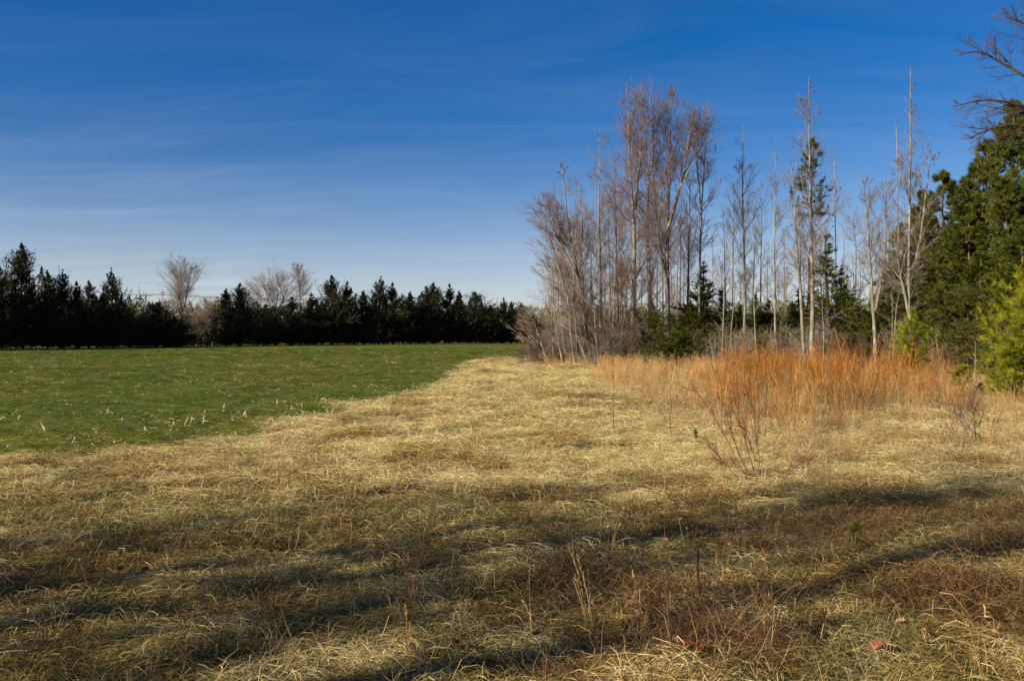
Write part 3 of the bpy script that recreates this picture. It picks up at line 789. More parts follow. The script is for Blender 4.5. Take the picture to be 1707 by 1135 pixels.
G_R = 'bare trees at the edge of the woods'
PR = dict(group=G_R)
trees_R = [
 ('maple_tree', 'outermost bare maple bowing furthest left over the green field', 48, [[(985, 622), (962, 560), (935, 460), (915, 390), (897, 325)]], .10, 34, dict(twig='red_twig', bark='tan_bark', n1=34, n2=8, bias=(-.35, -.1, 0), low=.18, ang=(46, 10), seed=21)),
 ('maple_tree', 'bare tree with thin rising twigs between narrow pointed tree and rust-trunked maple', 53, [[(1030, 620), (1030, 520), (1026, 400), (1024, 250)]], .10, 34, dict(twig='red_twig', bark='tan_bark', n1=36, n2=8, low=.25, ang=(36, 9), trop=.6, seed=22)),
 ('maple_tree', 'bare tree filling in between the rust-trunked and the twin-trunked maples', 54, [[(1086, 610), (1084, 500), (1080, 350), (1086, 190)]], .11, 34, dict(twig='red_twig', bark='tan_bark', n1=38, n2=8, low=.25, ang=(36, 9), trop=.6, seed=23)),
 ('maple_tree', 'bare tree close behind the right side of the broad red crown', 55, [[(1146, 605), (1147, 480), (1150, 350), (1146, 215)]], .10, 30, dict(twig='red_twig', bark='grey_bark', n1=34, n2=8, low=.25, ang=(36, 9), trop=.6, seed=24)),
 ('maple_tree', 'low dense bare maple tangled among the leaning saplings', 50, [[(975, 622), (970, 560), (955, 480), (948, 420)], [(972, 590), (985, 520), (992, 450)]], .07, 44, dict(twig='red_twig', bark='tan_bark', n1=40, n2=9, bias=(-.2, -.1, 0), low=.12, ang=(52, 12), trop=.3, seed=25)),
 ('maple_tree', 'low dense bare maple tangled in front of the rust-trunked one', 49, [[(1040, 622), (1038, 560), (1046, 480), (1040, 420)]], .06, 40, dict(twig='red_twig', bark='tan_bark', n1=40, n2=9, low=.12, ang=(52, 12), trop=.3, seed=26)),
 ('maple_tree', 'reddish bare maple leaning out over the lane at the near left end of the woods', 49, [[(992, 622), (978, 560), (966, 470), (948, 380), (935, 262)], [(966, 470), (930, 400), (905, 340)]], .13, 44, dict(twig='red_twig', bark='tan_bark', n1=44, n2=9, n3=9, bias=(-.35, -.1, 0), low=.18, ang=(46, 10), seed=2)),
 ('maple_tree', 'pale sinuous bare tree with a wavy trunk behind the leaning maple', 51, [[(1012, 620), (985, 560), (972, 500), (968, 430), (972, 330)]], .12, 46, dict(twig='pink_twig', n1=34, low=.3, seed=3, bias=(-.2, 0, 0))),
 ('poplar_tree', 'narrow pointed bare tree rising just left of the tallest red-twigged crowns', 52, [[(1000, 618), (1002, 500), (998, 350), (1000, 212)]], .11, 30, dict(n1=38, low=.3, seed=4)),
 ('maple_tree', 'tall straight bare maple with one rust-stained trunk and upswept red twigs', 50, [[(1054, 605), (1056, 500), (1058, 390), (1050, 280), (1045, 138)], [(1058, 350), (1068, 250), (1072, 170)]], .17, 44, dict(twig='red_twig', bark='tan_bark', n1=54, n2=9, n3=8, low=.12, ang=(36, 9), trop=.6, seed=5)),
 ('maple_tree', 'tallest twin-trunked bare maple with a broad dark red rounded crown', 50, [[(1112, 600), (1112, 500), (1113, 400), (1118, 280), (1120, 140)], [(1112, 480), (1098, 400), (1088, 300), (1090, 180)], [(1114, 380), (1140, 290), (1155, 190)]], .20, 43, dict(twig='red_twig', n1=50, n2=9, n3=8, low=.30, ang=(34, 9), trop=.6, seed=6)),
 ('poplar_tree', 'slim bare tree with two thin leaders right of the broad red crown', 51, [[(1165, 600), (1166, 470), (1170, 330), (1182, 168)], [(1169, 350), (1160, 270), (1165, 200)]], .11, 26, dict(n1=34, low=.35, cones=26, ang=(36, 8), seed=7)),
 ('poplar_tree', 'slender grey bare poplar standing alone in the gap of blue sky', 52, [[(1237, 625), (1240, 500), (1236, 350), (1238, 208)]], .12, 26, dict(n1=40, n2=7, low=.3, ang=(34, 8), seed=8)),
 ('poplar_tree', 'spindly pale bare poplar just left of the two close straight trunks', 50, [[(1293, 622), (1292, 540), (1290, 400), (1293, 235)]], .11, 27, dict(n1=36, n2=7, low=.3, seed=9, ang=(36, 8))),
 ('poplar_tree', 'left one of two pale straight trunks rising close together from the red brush', 44, [[(1341, 640), (1336, 520), (1328, 400), (1318, 265)]], .13, 28, dict(n1=30, n2=7, low=.38, seed=10)),
 ('poplar_tree', 'tall pale-barked poplar with dark seed cones in front of the green pine spire', 43, [[(1353, 640), (1356, 500), (1352, 340), (1350, 128)]], .15, 42, dict(n1=44, n2=8, low=.33, cones=55, ang=(38, 8), seed=11)),
 ('poplar_tree', 'very thin bare tree just right of the cone-bearing poplar', 52, [[(1392, 615), (1394, 450), (1392, 245)]], .08, 15, dict(n1=24, n2=6, low=.35, seed=12)),
 ('poplar_tree', 'pale bare tree forking low into two stems beside the dark cedars', 42, [[(1462, 650), (1460, 560), (1452, 440), (1440, 285)], [(1460, 520), (1476, 430), (1478, 300)]], .15, 38, dict(n1=32, n2=8, low=.4, seed=13, ang=(40, 9))),
 ('poplar_tree', 'thin straight bare spire left of the tall crooked poplar', 47, [[(1500, 630), (1496, 450), (1494, 195)]], .09, 20, dict(n1=34, n2=6, low=.3, seed=14)),
 ('poplar_tree', 'tall crooked pale poplar forking at mid-trunk against the dark pines', 40, [[(1515, 660), (1516, 570), (1513, 500), (1517, 330), (1518, 112)], [(1514, 520), (1498, 460), (1492, 400)], [(1513, 500), (1535, 400), (1556, 250)]], .16, 34, dict(n1=40, n2=7, low=.38, cones=30, seed=15, ang=(38, 8))),
]
for nm, lb, d, st, r0, w, kw in trees_R:
    bare_tree(nm, lb, d, st, r0, w, G_R, **kw)

# small pale saplings leaning out of the left end of the woods
SAP = [
 ('pale leaning sapling nearest the green field', 48, [(925, 618), (921, 560), (917, 470), (905, 395)], 30),
 ('pale sapling with low branches reaching over the field', 47, [(940, 622), (931, 570), (922, 500), (918, 410)], 34),
 ('thin straight pale sapling behind the leaning ones', 50, [(948, 622), (938, 560), (934, 460), (938, 380)], 24),
 ('pale crooked sapling rooted in the dry grass edge', 46, [(963, 628), (952, 570), (946, 490), (938, 420)], 28),
 ('stout pale sapling with green sprouts at its foot', 46, [(968, 628), (961, 560), (957, 470), (955, 360)], 28),
 ('thin bent sapling in front of the dark undergrowth', 47, [(1001, 625), (994, 575), (990, 490), (995, 400)], 24),
 ('small pale sapling at the foot of the straight maple', 48, [(1024, 625), (1020, 560), (1026, 470), (1022, 400)], 24),
]
for i, (lb, d, st, w) in enumerate(SAP):
    bare_tree('sapling', lb, d, [st], .055, w, 'saplings at the left end of the woods', twig='pink_twig', n1=22, n2=6, n3=4, low=.18, ang=(52, 12), trop=.25, bias=(-.55, -.1, 0), seed=40 + i, cat='sapling')
bare_tree('bare_bush', 'low bushy bare shrub hanging its pinkish twigs over the field edge', 47.5, [[(915, 612), (905, 580), (893, 545), (880, 510)], [(915, 600), (885, 565), (868, 540)], [(918, 610), (900, 600), (884, 590)]], .045, 24, None, twig='pink_twig', n1=24, n2=8, n3=5, low=.1, ang=(48, 14), trop=.2, bias=(-.6, -.2, 0), seed=55, cat='bush')
bare_tree('bare_bush', 'dark round brown bush at the corner where lane meets field', 49, [[(893, 612), (891, 600), (888, 580), (884, 560)], [(896, 612), (903, 590), (906, 560)], [(890, 612), (878, 596), (870, 585)]], .03, 16, None, twig='dark_stem', bark='grey_bark', n1=44, n2=9, n3=4, low=.05, ang=(50, 14), trop=.3, seed=56, cat='bush')

# spindly trunks and undergrowth trees in front of the cedars
SM = [
 ('bare sapling with long level twigs in front of the dark cedars', 43, [(1372, 640), (1373, 560), (1370, 500)], 34, (72, 10), 0),
 ('thin bare sapling between poplar trunks and red brush', 44, [(1262, 630), (1260, 560), (1256, 490), (1252, 430)], 22, (60, 12), .1),
 ('crooked bare sapling beside the low-forked pale tree', 42, [(1480, 650), (1486, 590), (1492, 520), (1500, 470)], 22, (50, 12), .3),
 ('thin bare sapling leaning right of the low-forked tree', 41, [(1476, 655), (1482, 600), (1486, 540), (1482, 480)], 16, (50, 12), .3),
 ('pale dead sapling with upturned twigs under the big pines', 38, [(1568, 668), (1566, 610), (1562, 550)], 22, (50, 12), .5),
 ('thin grey sapling in the gloom below the pines', 37, [(1600, 672), (1598, 600), (1602, 540)], 16, (60, 12), .2),
 ('slim pale sapling standing left of the yellow-green pine', 30, [(1632, 700), (1631, 640), (1630, 570)], 16, (62, 12), .2),
 ('short thin sapling at the dark foot of the pines', 35, [(1556, 670), (1554, 620), (1556, 560)], 12, (60, 12), .2),
 ('grey sapling among the cedars left of the thin poplar', 46, [(1200, 625), (1204, 560), (1208, 470), (1212, 400)], 18, (46, 10), .3),
 ('stooping bare sapling right of the broad cedar bush', 46, [(1222, 625), (1218, 560), (1226, 480), (1220, 420)], 18, (46, 10), .3),
]
for i, (lb, d, st, w, an, tp) in enumerate(SM):
    bare_tree('sapling', lb, d, [st], .045, w, 'saplings among the brush', twig='grey_twig', n1=16, n2=6, n3=3, low=.15, ang=an, trop=tp, seed=70 + i, cat='sapling', shape=.5)

# back rows of the woods: copies of four slender trees
proto = []
for i in range(4):
    proto.append(bare_tree('slender_tree', f'slender bare tree', 64, [[(900 + 0, 600), (901, 480), (898 + i * 3, 360), (900 - i * 2, 260)]], .10, (24, 34, 28, 40)[i], 'slender bare trees filling the woods behind', bark='grey_bark', twig=('red_twig', 'grey_twig', 'pink_twig', 'red_twig')[i], n1=34, n2=7, n3=6, low=.14, ang=(42, 10), trop=.5, seed=90 + i))
BACK = []  # (px, top py, distance)
for px, ty in ((1018, 300), (1035, 330), (1082, 250), (1150, 330), (1190, 390), (1210, 350), (1255, 350), (1278, 400), (1308, 380), (1368, 330), (1405, 360), (1425, 330), (1420, 420), (1450, 360), (1478, 330), (1530, 380),
               (985, 360), (960, 400), (1095, 360), (1128, 380), (1070, 400), (1175, 420), (1232, 420), (1268, 300), (1340, 400), (1385, 420), (1486, 420), (1545, 330), (945, 440), (1010, 400), (1045, 420), (1110, 430), (1330, 330), (1510, 410), (975, 430), (1000, 330), (1028, 380), (1060, 330), (1088, 300), (1120, 380), (1140, 410), (1165, 380), (1200, 420), (1245, 440), (1300, 430), (1355, 420), (1435, 400), (1465, 430), (915, 440), (930, 390), (955, 340), (968, 300), (1008, 360), (1040, 300), (1105, 300), (1135, 320), (1222, 300), (1310, 430), (1375, 380), (1415, 470)):
    BACK.append((px, ty, 56 + rng.uniform(0, 22)))
BACK.sort()
near_words = {0: 'behind the saplings at the left end', 1: 'behind the straight rust-trunked maple', 2: 'behind the broad red-crowned maple', 3: 'behind the two-leader slim tree', 4: 'in the sky gap by the slender poplar', 5: 'behind the paired pale trunks', 6: 'between cone poplar and low-forked tree', 7: 'behind the tall crooked poplar'}
bins = [1000, 1075, 1140, 1215, 1285, 1360, 1470, 2000]
cnt = {}
words = ['first', 'second', 'third', 'fourth', 'fifth', 'sixth', 'seventh', 'eighth', 'ninth', 'tenth', 'eleventh', 'twelfth', 'thirteenth', 'fourteenth', 'fifteenth']
for j, (px, ty, d) in enumerate(BACK):
    b = next(i for i, q in enumerate(bins) if px < q); c = cnt.get(b, 0); cnt[b] = c + 1
    x = (px - CX) / FPX * d; z = tz1(x, d)
    H = EYE - (ty - HY) / FPX * d - z
    src = proto[j % 4]
    h0 = EYE - (260 - HY) / FPX * 64 - src.location.z if True else 1
    lab = f'slender bare tree {near_words[b]}, {words[c]} from the left'
    s = H / h0
    if j < 4:
        src.location = (x, d, z); src.rotation_euler = (0, 0, 0); src.scale = (s, s, s); src['label'] = lab; src['_h0'] = h0
    else:
        h0 = src['_h0']; s = H / h0
        copy_tree(src, (x, d, z - .05), rng.uniform(0, 6.28), s, lab)
for p in proto:
    if '_h0' in p: del p['_h0']

# ------------------------------------------------------------------ cedars
def cedar_mesh(h, w, seed, nb=165, n2=12, n3=12, blade=.42, bw=.085, base=.02, peak=1.15, open_=0., up=.5, ang=62, spires=0, nz=.35):
    """columnar cone with an uneven outline: limbs > sprays > scale-leaf blades"""
    rg = np.random.default_rng(seed)
    k = 10
    P = np.zeros((1, k, 3)); P[0, :, 2] = np.linspace(0, h, k); P[0, 1:, :2] += np.cumsum(rg.normal(0, h * .004, (k - 1, 2)), 0)
    R = (h * .014 * np.linspace(1, .12, k))[None]
    tr = Acc(); tubes(tr, P, R, 7)
    fo = Acc()
    lob = rg.uniform(0, 6.28, 6)
    def prof(t, n):
        u = np.clip((t - base) / (1 - base), 0, 1)
        p = np.minimum((1 - u) ** 1.05 * peak * 1.1, .6 + u * 1.6)
        return w * np.clip(p, .02, 1) * rg.uniform(.35, 1.0, n) * (1 + .2 * (rg.random(n) < .14))
    g1 = grow(P, R, int(nb * .62), base, .62, (ang, 10), prof, 5, up, .08, .35, .012, rg)
    g2 = grow(P, R, nb - int(nb * .62), .58, .99, (ang * .68, 9), prof, 5, up, .08, .35, .010, rg)
    B, BR, t, l1 = [np.concatenate([a_, b_]) for a_, b_ in zip(g1, g2)]
    tubes(tr, B, BR, 3, .5)
    C, CR, t2, l2 = grow(B, BR, n2, .12 + open_, 1, (40, 14), lambda t, n: np.repeat(l1, n2) * rg.uniform(.2, .42, n) + .04, 3, up * 1.2, .12, .5, .006, rg)
    n = len(C)
    tt = rg.uniform(0, 1, (n, n3)); S, T = lerp_poly(C, tt)
    S = S.reshape(-1, 3); T = T.reshape(-1, 3)
    D = norm(T + rg.normal(0, .38, T.shape) + np.array([0, 0, .35]))
    hf = np.clip(1.2 - S[:, 2] / h * 1.0, .2, 1)
    spikes(fo, S, D, blade * hf * rg.uniform(.5, 1.3, len(S)), bw * (.5 + .5 * hf), np.clip(rg.normal(.45, .22, len(S)), 0, 1), 0, rg)
    # leader tuft
    q = rg.integers(0, 1, 30); top = P[0, -1] - np.stack([np.zeros(30), np.zeros(30), rg.uniform(0, h * .08, 30)], 1)
    spikes(fo, top, rg.normal(0, .16, (30, 3)) + [0, 0, 1], blade * .4, bw * .4, rg.uniform(.2, .7, 30), 0, rg)
    # side leaders that break the outline
    for _ in range(spires):
        u = rg.uniform(.45, .82); az_ = rg.uniform(0, 6.28); r_ = w * (1 - u) * rg.uniform(.45, .8); hh = h * rg.uniform(.08, .16)
        m_ = 420; s_ = rg.uniform(0, 1, m_) ; a2 = rg.uniform(0, 6.28, m_); q_ = (1 - s_) * hh * .28 * rg.uniform(.3, 1, m_)
        pp = np.stack([math.cos(az_) * r_ + np.cos(a2) * q_, math.sin(az_) * r_ + np.sin(a2) * q_, h * u + s_ * hh], 1)
        spikes(fo, pp, np.stack([np.cos(a2) * .5, np.sin(a2) * .5, np.full(m_, .9)], 1) + rg.normal(0, .2, (m_, 3)), blade * .35, bw * .7, np.clip(rg.normal(.45, .2, m_), 0, 1), 0, rg)
    return tr, fo
def cedar(name, label, cat, group, loc, parts, leafmat, rz=0, sc=1, mats=None):
    root = empty(name, loc, rz, sc); tag(root, label, cat, group)
    link('trunk', parts[0].mesh('trunk', ['dark_bark'], True), root)
    link('foliage', parts[1].mesh('foliage', [leafmat]), root)
    return root
H0 = 10.0
ced_src = [cedar_mesh(H0, 4.4, 201, spires=2), cedar_mesh(H0, 5.4, 202, nb=190, ang=56, spires=3), cedar_mesh(H0, 3.6, 203, nb=160, up=.6, spires=1), cedar_mesh(H0, 6.2, 204, nb=200, peak=1.4, ang=62, spires=5), cedar_mesh(H0, 4.9, 205, nb=160, up=.7, nz=.5, spires=4)]
CW = [4.4, 5.4, 3.6, 6.2, 4.9]
# (px, top py, half width px, source, label)
def dist_left(px): return float(np.interp(px, [-200, 0, 250, 480, 870, 960], [86, 98, 112, 125, 148, 152]))
CED = [
 (-95, 430, 46, 1, 'dark cedar cut off by the left side of the photograph'),
 (-50, 445, 40, 0, 'dark cedar half out of view beyond the left frame edge'),
 (-6, 418, 28, 2, 'narrow cedar spire at the left frame edge with a forked top'),
 (37, 404, 42, 1, 'tallest dark cedar with a pointed top near the left end of the row'),
 (80, 450, 28, 0, 'first of two matching shoulder-high cedars right of the tallest one'),
 (102, 449, 30, 4, 'second of two matching shoulder-high cedars right of the tallest one'),
 (128, 468, 22, 2, 'short thin cedar filling the dip right of the paired cedars'),
 (149, 467, 26, 0, 'small pointed cedar between the paired cedars and the isolated spire'),
 (171, 478, 20, 2, 'low cedar tight against the isolated spire'),
 (190, 447, 27, 4, 'isolated feathery cedar spire left of the utility pole'),
 (262, 503, 40, 3, 'low spreading cedar just right of the utility pole'),
 (238, 520, 34, 3, 'low dark cedar mound at the foot of the utility pole'),
 (292, 528, 30, 3, 'low dark cedar mound at the foot of the oval-crowned bare tree'),
 (377, 481, 26, 0, 'left peak of the two-peaked cedar right of the oval bare tree'),
 (399, 471, 30, 1, 'right peak of the two-peaked cedar right of the oval bare tree'),
 (441, 507, 27, 3, 'low broad cedar in front of the broad hazy bare tree'),
 (486, 494, 26, 2, 'olive cedar standing in front of the narrow far bare tree'),
 (521, 488, 24, 2, 'narrow cedar left of the first high peak of the middle row'),
 (553, 458, 34, 1, 'high broad cedar peak above the small teal sign'),
 (581, 468, 22, 2, 'pointed cedar tight against the right of the high broad peak'),
 (606, 484, 24, 0, 'lower cedar in the dip left of the curled-top cedar'),
 (631, 461, 28, 4, 'cedar with a small curled tip at its top'),
 (656, 470, 24, 2, 'sharp cedar spire just right of the curled-top cedar'),
 (684, 486, 26, 0, 'low cedar in the middle dip of the row'),
 (708, 476, 22, 2, 'slim cedar left of the flat-topped cedar'),
 (722, 470, 34, 1, 'wide flat-topped cedar in the right half of the row'),
 (748, 472, 20, 2, 'needle-topped cedar right of the flat-topped one'),
 (766, 484, 22, 0, 'small cedar descending right of the needle-topped one'),
 (793, 486, 30, 3, 'rounded dark evergreen near the right end of the row'),
 (818, 508, 24, 3, 'low rounded evergreen beside the rounded one'),
 (838, 495, 15, 2, 'small tiered cedar near the right end of the row'),
 (852, 502, 16, 0, 'last green cedar before the rust-coloured one'),
]
ced_proto = {}
def place_cedar(px, ty, w, si, label, d, group, mat_='cedar', name='cedar_tree'):
    x = (px - CX) / FPX * d; z = tz1(x, d) - .1
    H = EYE - (ty - HY) / FPX * d - z; Wm = w / FPX * d
    sc = (Wm / CW[si], Wm / CW[si], H / H0)
    key = (si, mat_)
    if key not in ced_proto:
        r = cedar(name, label, 'cedar', group, (x, d, z), ced_src[si], mat_, 0, sc); ced_proto[key] = r
        return r
    r = copy_tree(ced_proto[key], (x, d, z), rng.uniform(0, 6.28), sc, label)
    if group: r['group'] = group
    return r
GL = 'dark cedars in the row beyond the field'
for px, ty, w, si, lb in CED:
    place_cedar(px, ty, w * 2.35, si, lb, dist_left(px) + rng.uniform(-1.5, 1.5), GL)
place_cedar(868, 503, 34, 1, 'rust-brown cedar at the right end of the far row', 147, GL, 'cedar_rust')
# second row closing the gaps low down
SHORT = {-95: 'cedar cut by the frame', -50: 'half-seen cedar', -6: 'forked narrow spire', 37: 'tallest cedar', 80: 'first paired cedar', 102: 'second paired cedar', 128: 'short thin cedar', 149: 'small pointed cedar', 171: 'low cedar by the isolated spire', 190: 'isolated feathery spire',
         377: 'left peak by the oval tree', 399: 'right peak by the oval tree', 441: 'low broad cedar under the hazy tree', 486: 'olive cedar', 521: 'narrow cedar before the high peak', 553: 'high broad peak', 581: 'cedar tight to the high peak', 606: 'cedar in the dip', 631: 'curled-top cedar', 656: 'sharp spire',
         684: 'cedar in the middle dip', 708: 'slim cedar', 722: 'flat-topped cedar', 748: 'needle-topped cedar', 766: 'small descending cedar', 793: 'rounded evergreen', 818: 'low rounded evergreen', 838: 'tiered cedar', 852: 'last green cedar', 868: 'rust-brown cedar', 895: 'first pale saplings'}
used_b = {}
def back_label(px):
    q = min(SHORT, key=lambda a: abs(a - px)); n = used_b.get(q, 0); used_b[q] = n + 1
    return ('dark back-row cedar showing behind the ', 'shorter back-row cedar just right of the ', 'third back-row cedar near the ')[n] + SHORT[q]
k2 = 0
for px in list(range(-110, 215, 27)) + list(range(375, 905, 27)):
    ty = float(np.interp(px, [-110, 0, 100, 200, 230, 350, 400, 500, 600, 800, 900], [470, 480, 495, 500, 528, 532, 510, 515, 500, 512, 520])) + rng.uniform(-8, 8)
    place_cedar(px, ty, 46, int(rng.choice([0, 1, 3])), back_label(px), dist_left(px) + 7, 'cedars closing the back of the far row')
    k2 += 1
# dark low thicket along the foot of the far row
def brush_row():
    a = Acc(); pts = []
    for px in np.arange(-200, 910, 3.2):
        d = dist_left(px) + rng.uniform(-2, 4); x = (px - CX) / FPX * d
        h = 2.3 * rng.uniform(.5, 1.3) * (.7 if 205 < px < 365 else 1)
        m = 75
        P = np.stack([x + rng.normal(0, .8, m), d + rng.normal(0, .8, m), base_z(x, d) + rng.uniform(0, 1, m) ** .8 * h], 1)
        pts.append(P)
    P = np.concatenate(pts)
    spikes(a, P, rng.normal(0, .6, P.shape) + [0, 0, .7], .42, .10, np.clip(rng.normal(.3, .2, len(P)), 0, 1))
    o = link('hedgerow_thicket', a.mesh('hedgerow_thicket', ['cedar'])); tag(o, kind='stuff')
brush_row()

# bare trees of the far row
GF = 'bare trees in the far row'
bare_tree('oval_tree', 'lone bare tree with a tall oval crown standing in the gap of the far row', 114, [[(303, 578), (303, 545), (303, 500), (302, 424)], [(303, 520), (297, 480), (295, 436)], [(303, 530), (312, 490), (318, 448)]], .2, 23, GF, bark='tan_bark', twig='grey_twig', n1=46, n2=8, n3=7, low=.2, ang=(36, 8), trop=.4, seed=301, tr=.0075)
bare_tree('bare_tree', 'broad hazy pinkish bare tree rising behind the low cedars', 134, [[(458, 570), (458, 530), (461, 500), (465, 458)], [(459, 530), (447, 500), (440, 470)], [(459, 525), (476, 495), (482, 462)]], .26, 27, GF, bark='grey_bark', twig='pink_twig', n1=40, n2=7, n3=6, low=.25, ang=(46, 10), trop=.4, seed=302, tr=.012)
bare_tree('bare_tree', 'narrow taller bare tree at the right side of the hazy one', 132, [[(502, 570), (501, 520), (499, 480), (497, 440)]], .2, 18, GF, bark='grey_bark', twig='pink_twig', n1=44, n2=8, n3=6, low=.25, ang=(34, 8), trop=.6, seed=303, tr=.012)
bare_tree('bare_tree', 'small bare tree reaching left beside the two-peaked cedar', 130, [[(440, 570), (436, 530), (425, 500), (420, 480)]], .14, 20, GF, bark='grey_bark', twig='pink_twig', n1=30, n2=7, n3=5, low=.3, ang=(46, 10), bias=(-.4, 0, 0), seed=304, tr=.011)
for i, (px, ty, d, w, lb) in enumerate([(328, 512, 126, 12, 'thin bare treetop left of the two-peaked cedar, shortest of four'), (343, 500, 128, 14, 'bare pinkish treetop in the gap, tallest of four'), (355, 508, 128, 11, 'slim bare treetop close to the two-peaked cedar'), (272, 486, 130, 10, 'crooked bare treetop between utility pole and oval tree'), (288, 500, 128, 9, 'small bare treetop left of the oval tree')]):
    bare_tree('bare_tree', lb, d, [[(px, 572), (px + 1, 540), (px - 1, ty)]], .12, w, GF, bark='grey_bark', twig='pink_twig', n1=26, n2=7, n3=4, low=.35, ang=(32, 10), trop=.6, seed=310 + i, tr=.011)
for i, (px, ty, d, w, lb) in enumerate([(345, 520, 118, 20, 'tan leafless bush in the gap of the far row, left one'), (362, 512, 120, 22, 'olive-brown leafless bush leaning on the two-peaked cedar'), (325, 540, 117, 18, 'low grey leafless bush under the oval tree'), (592, 548, 134, 12, 'pale little bare bush in front of the dark cedars')]):
    bare_tree('bare_bush', lb, d, [[(px, 576), (px - 2, 555), (px + 2, ty)], [(px, 574), (px + 9, 550), (px + 13, ty + 8)], [(px, 574), (px - 10, 552), (px - 13, ty + 10)]], .07, w, None, bark='tan_bark', twig='pink_twig', n1=30, n2=7, n3=4, low=.08, ang=(36, 12), trop=.5, seed=330 + i, tr=.011, cat='bush')

# far woods seen through the gaps
def far_woods():
    a = Acc(); pts = []
    for _ in range(900):
        an = R_(rng.uniform(-46, 40)); d = rng.uniform(235, 300)
        x, y = math.sin(an) * d, math.cos(an) * d
        h = rng.uniform(7.5, 11.5); w = rng.uniform(2, 3.6)
        m = 150
        u = rng.uniform(0, 1, m); r = w * np.sqrt(1 - (2 * np.clip(u, .1, 1) - 1) ** 2) * rng.uniform(.5, 1.1, m); az_ = rng.uniform(0, 6.28, m)
        pts.append(np.stack([x + np.cos(az_) * r, y + np.sin(az_) * r, 1.0 + u * h], 1))
    P = np.concatenate(pts)
    spikes(a, P, rng.normal(0, .7, P.shape) + [0, 0, .6], 1.0, .4, np.clip(rng.normal(.55, .22, len(P)), 0, 1))
    o = link('far_woodland', a.mesh('far_woodland', ['cedar_near'])); tag(o, kind='stuff')
far_woods()

# ------------------------------------------------------------------ cedars and undergrowth of the right woods
near_src = [cedar_mesh(5.0, 1.9, 401, nb=130, n2=13, n3=14, blade=.17, bw=.05, up=.55, peak=1.3), cedar_mesh(9.0, 2.1, 402, nb=80, n2=11, n3=16, blade=.22, bw=.055, open_=.2, up=.3, ang=70, nz=.7), cedar_mesh(6.5, 1.8, 403, nb=110, n2=12, n3=14, blade=.18, bw=.05, up=.45, nz=.5)]
NH = [5., 9., 6.5]; NW = [1.9, 2.1, 1.8]
np_ = {}
def near_cedar(px, ty, w, si, label, d):
    x = (px - CX) / FPX * d; z = tz1(x, d) - .1
    H = EYE - (ty - HY) / FPX * d - z; Wm = w / FPX * d
    Wm *= 2.1
    sc = (Wm / NW[si], Wm / NW[si], H / NH[si])
    if si not in np_:
        np_[si] = cedar('cedar_tree', label, 'cedar', 'cedars among the bare trees', (x, d, z), near_src[si], 'cedar_near', 0, sc); return
    copy_tree(np_[si], (x, d, z), rng.uniform(0, 6.28), sc, label)
NC = [
 (1068, 548, 34, 0, 'lowest cedar bush at the foot of the straight rust-trunked maple', 47),
 (1092, 520, 34, 0, 'olive cedar bush in front of the twin-trunked maple', 48),
 (1125, 538, 32, 0, 'dense low cedar right of the twin trunks', 46.5),
 (1168, 436, 42, 2, 'tallest cedar of the left clump, behind the two-leader slim tree', 53),
 (1150, 500, 34, 0, 'middle-height cedar in front of the tallest cedar of the clump', 50),
 (1205, 478, 36, 2, 'cedar at the right shoulder of the left clump', 54),
 (1235, 510, 30, 0, 'dark cedar behind the slender grey poplar', 56),
 (1282, 500, 34, 0, 'shadowy cedar behind the spindly poplar', 55),
 (1300, 540, 34, 0, 'low dark cedar left of the paired pale trunks', 52),
 (1388, 384, 48, 1, 'tall airy cedar with see-through tiers right of the cone poplar', 50),
 (1335, 480, 34, 2, 'dark cedar behind the paired pale trunks', 56),
 (1368, 520, 34, 0, 'low cedar under the tall airy cedar', 52),
 (1418, 490, 36, 2, 'cedar between the airy cedar and the low-forked tree', 52),
 (1192, 540, 34, 0, 'low green cedar in front of the right shoulder of the clump', 48),
 (1105, 560, 30, 0, 'smallest sunlit cedar at the foot of the twin trunks', 45.5),
 (1272, 540, 30, 0, 'low cedar left of the spindly poplar', 50),
 (1355, 545, 30, 0, 'low cedar seen between the cone poplar and the airy cedar', 48),
 (1432, 505, 34, 2, 'green cedar left of the forked trunk', 47),
 (1238, 556, 30, 0, 'low cedar between the slender grey poplar and the clump', 50),
 (1318, 516, 34, 2, 'cedar standing between the spindly poplar and the paired trunks', 58),
 (1400, 440, 26, 2, 'narrow cedar just behind the very thin bare tree', 57),
 (1262, 486, 26, 2, 'pointed cedar between the grey poplar and the spindly one', 60),
 (1040, 570, 24, 0, 'small cedar left of the straight rust-trunked maple', 49),
 (1445, 530, 32, 0, 'dark cedar left of the low-forked tree', 50),
 (1482, 460, 36, 2, 'dark cedar right of the low-forked tree', 48),
 (1505, 420, 36, 1, 'dark feathery cedar behind the tall crooked poplar', 49),
]
for a_ in NC: near_cedar(*a_)

BW = {1000: 'the leaning saplings', 1030: 'the bare tree left of the rust-trunked maple', 1058: 'the straight rust-trunked maple', 1086: 'the filler maple of the red crowns', 1116: 'the twin-trunked maple', 1146: 'the right side of the broad red crown', 1176: 'the slim two-leader tree', 1206: 'the right shoulder of the cedar clump',
      1236: 'the slender grey poplar', 1264: 'the gap beside the green sign', 1292: 'the spindly pale poplar', 1320: 'the left one of the paired trunks', 1348: 'the cone-bearing poplar', 1376: 'the sapling with level twigs', 1404: 'the airy tiered cedar', 1432: 'the gap left of the forked tree', 1460: 'the low-forked pale tree', 1490: 'the thin bare spire', 1518: 'the tall crooked poplar'}
for px, w_ in BW.items():
    near_cedar(px + rng.uniform(-5, 5), rng.uniform(492, 522) + (18 if px < 1050 else 0), 27, int(rng.choice([0, 2])), 'dim background cedar far behind ' + w_, 60 + rng.uniform(0, 8))

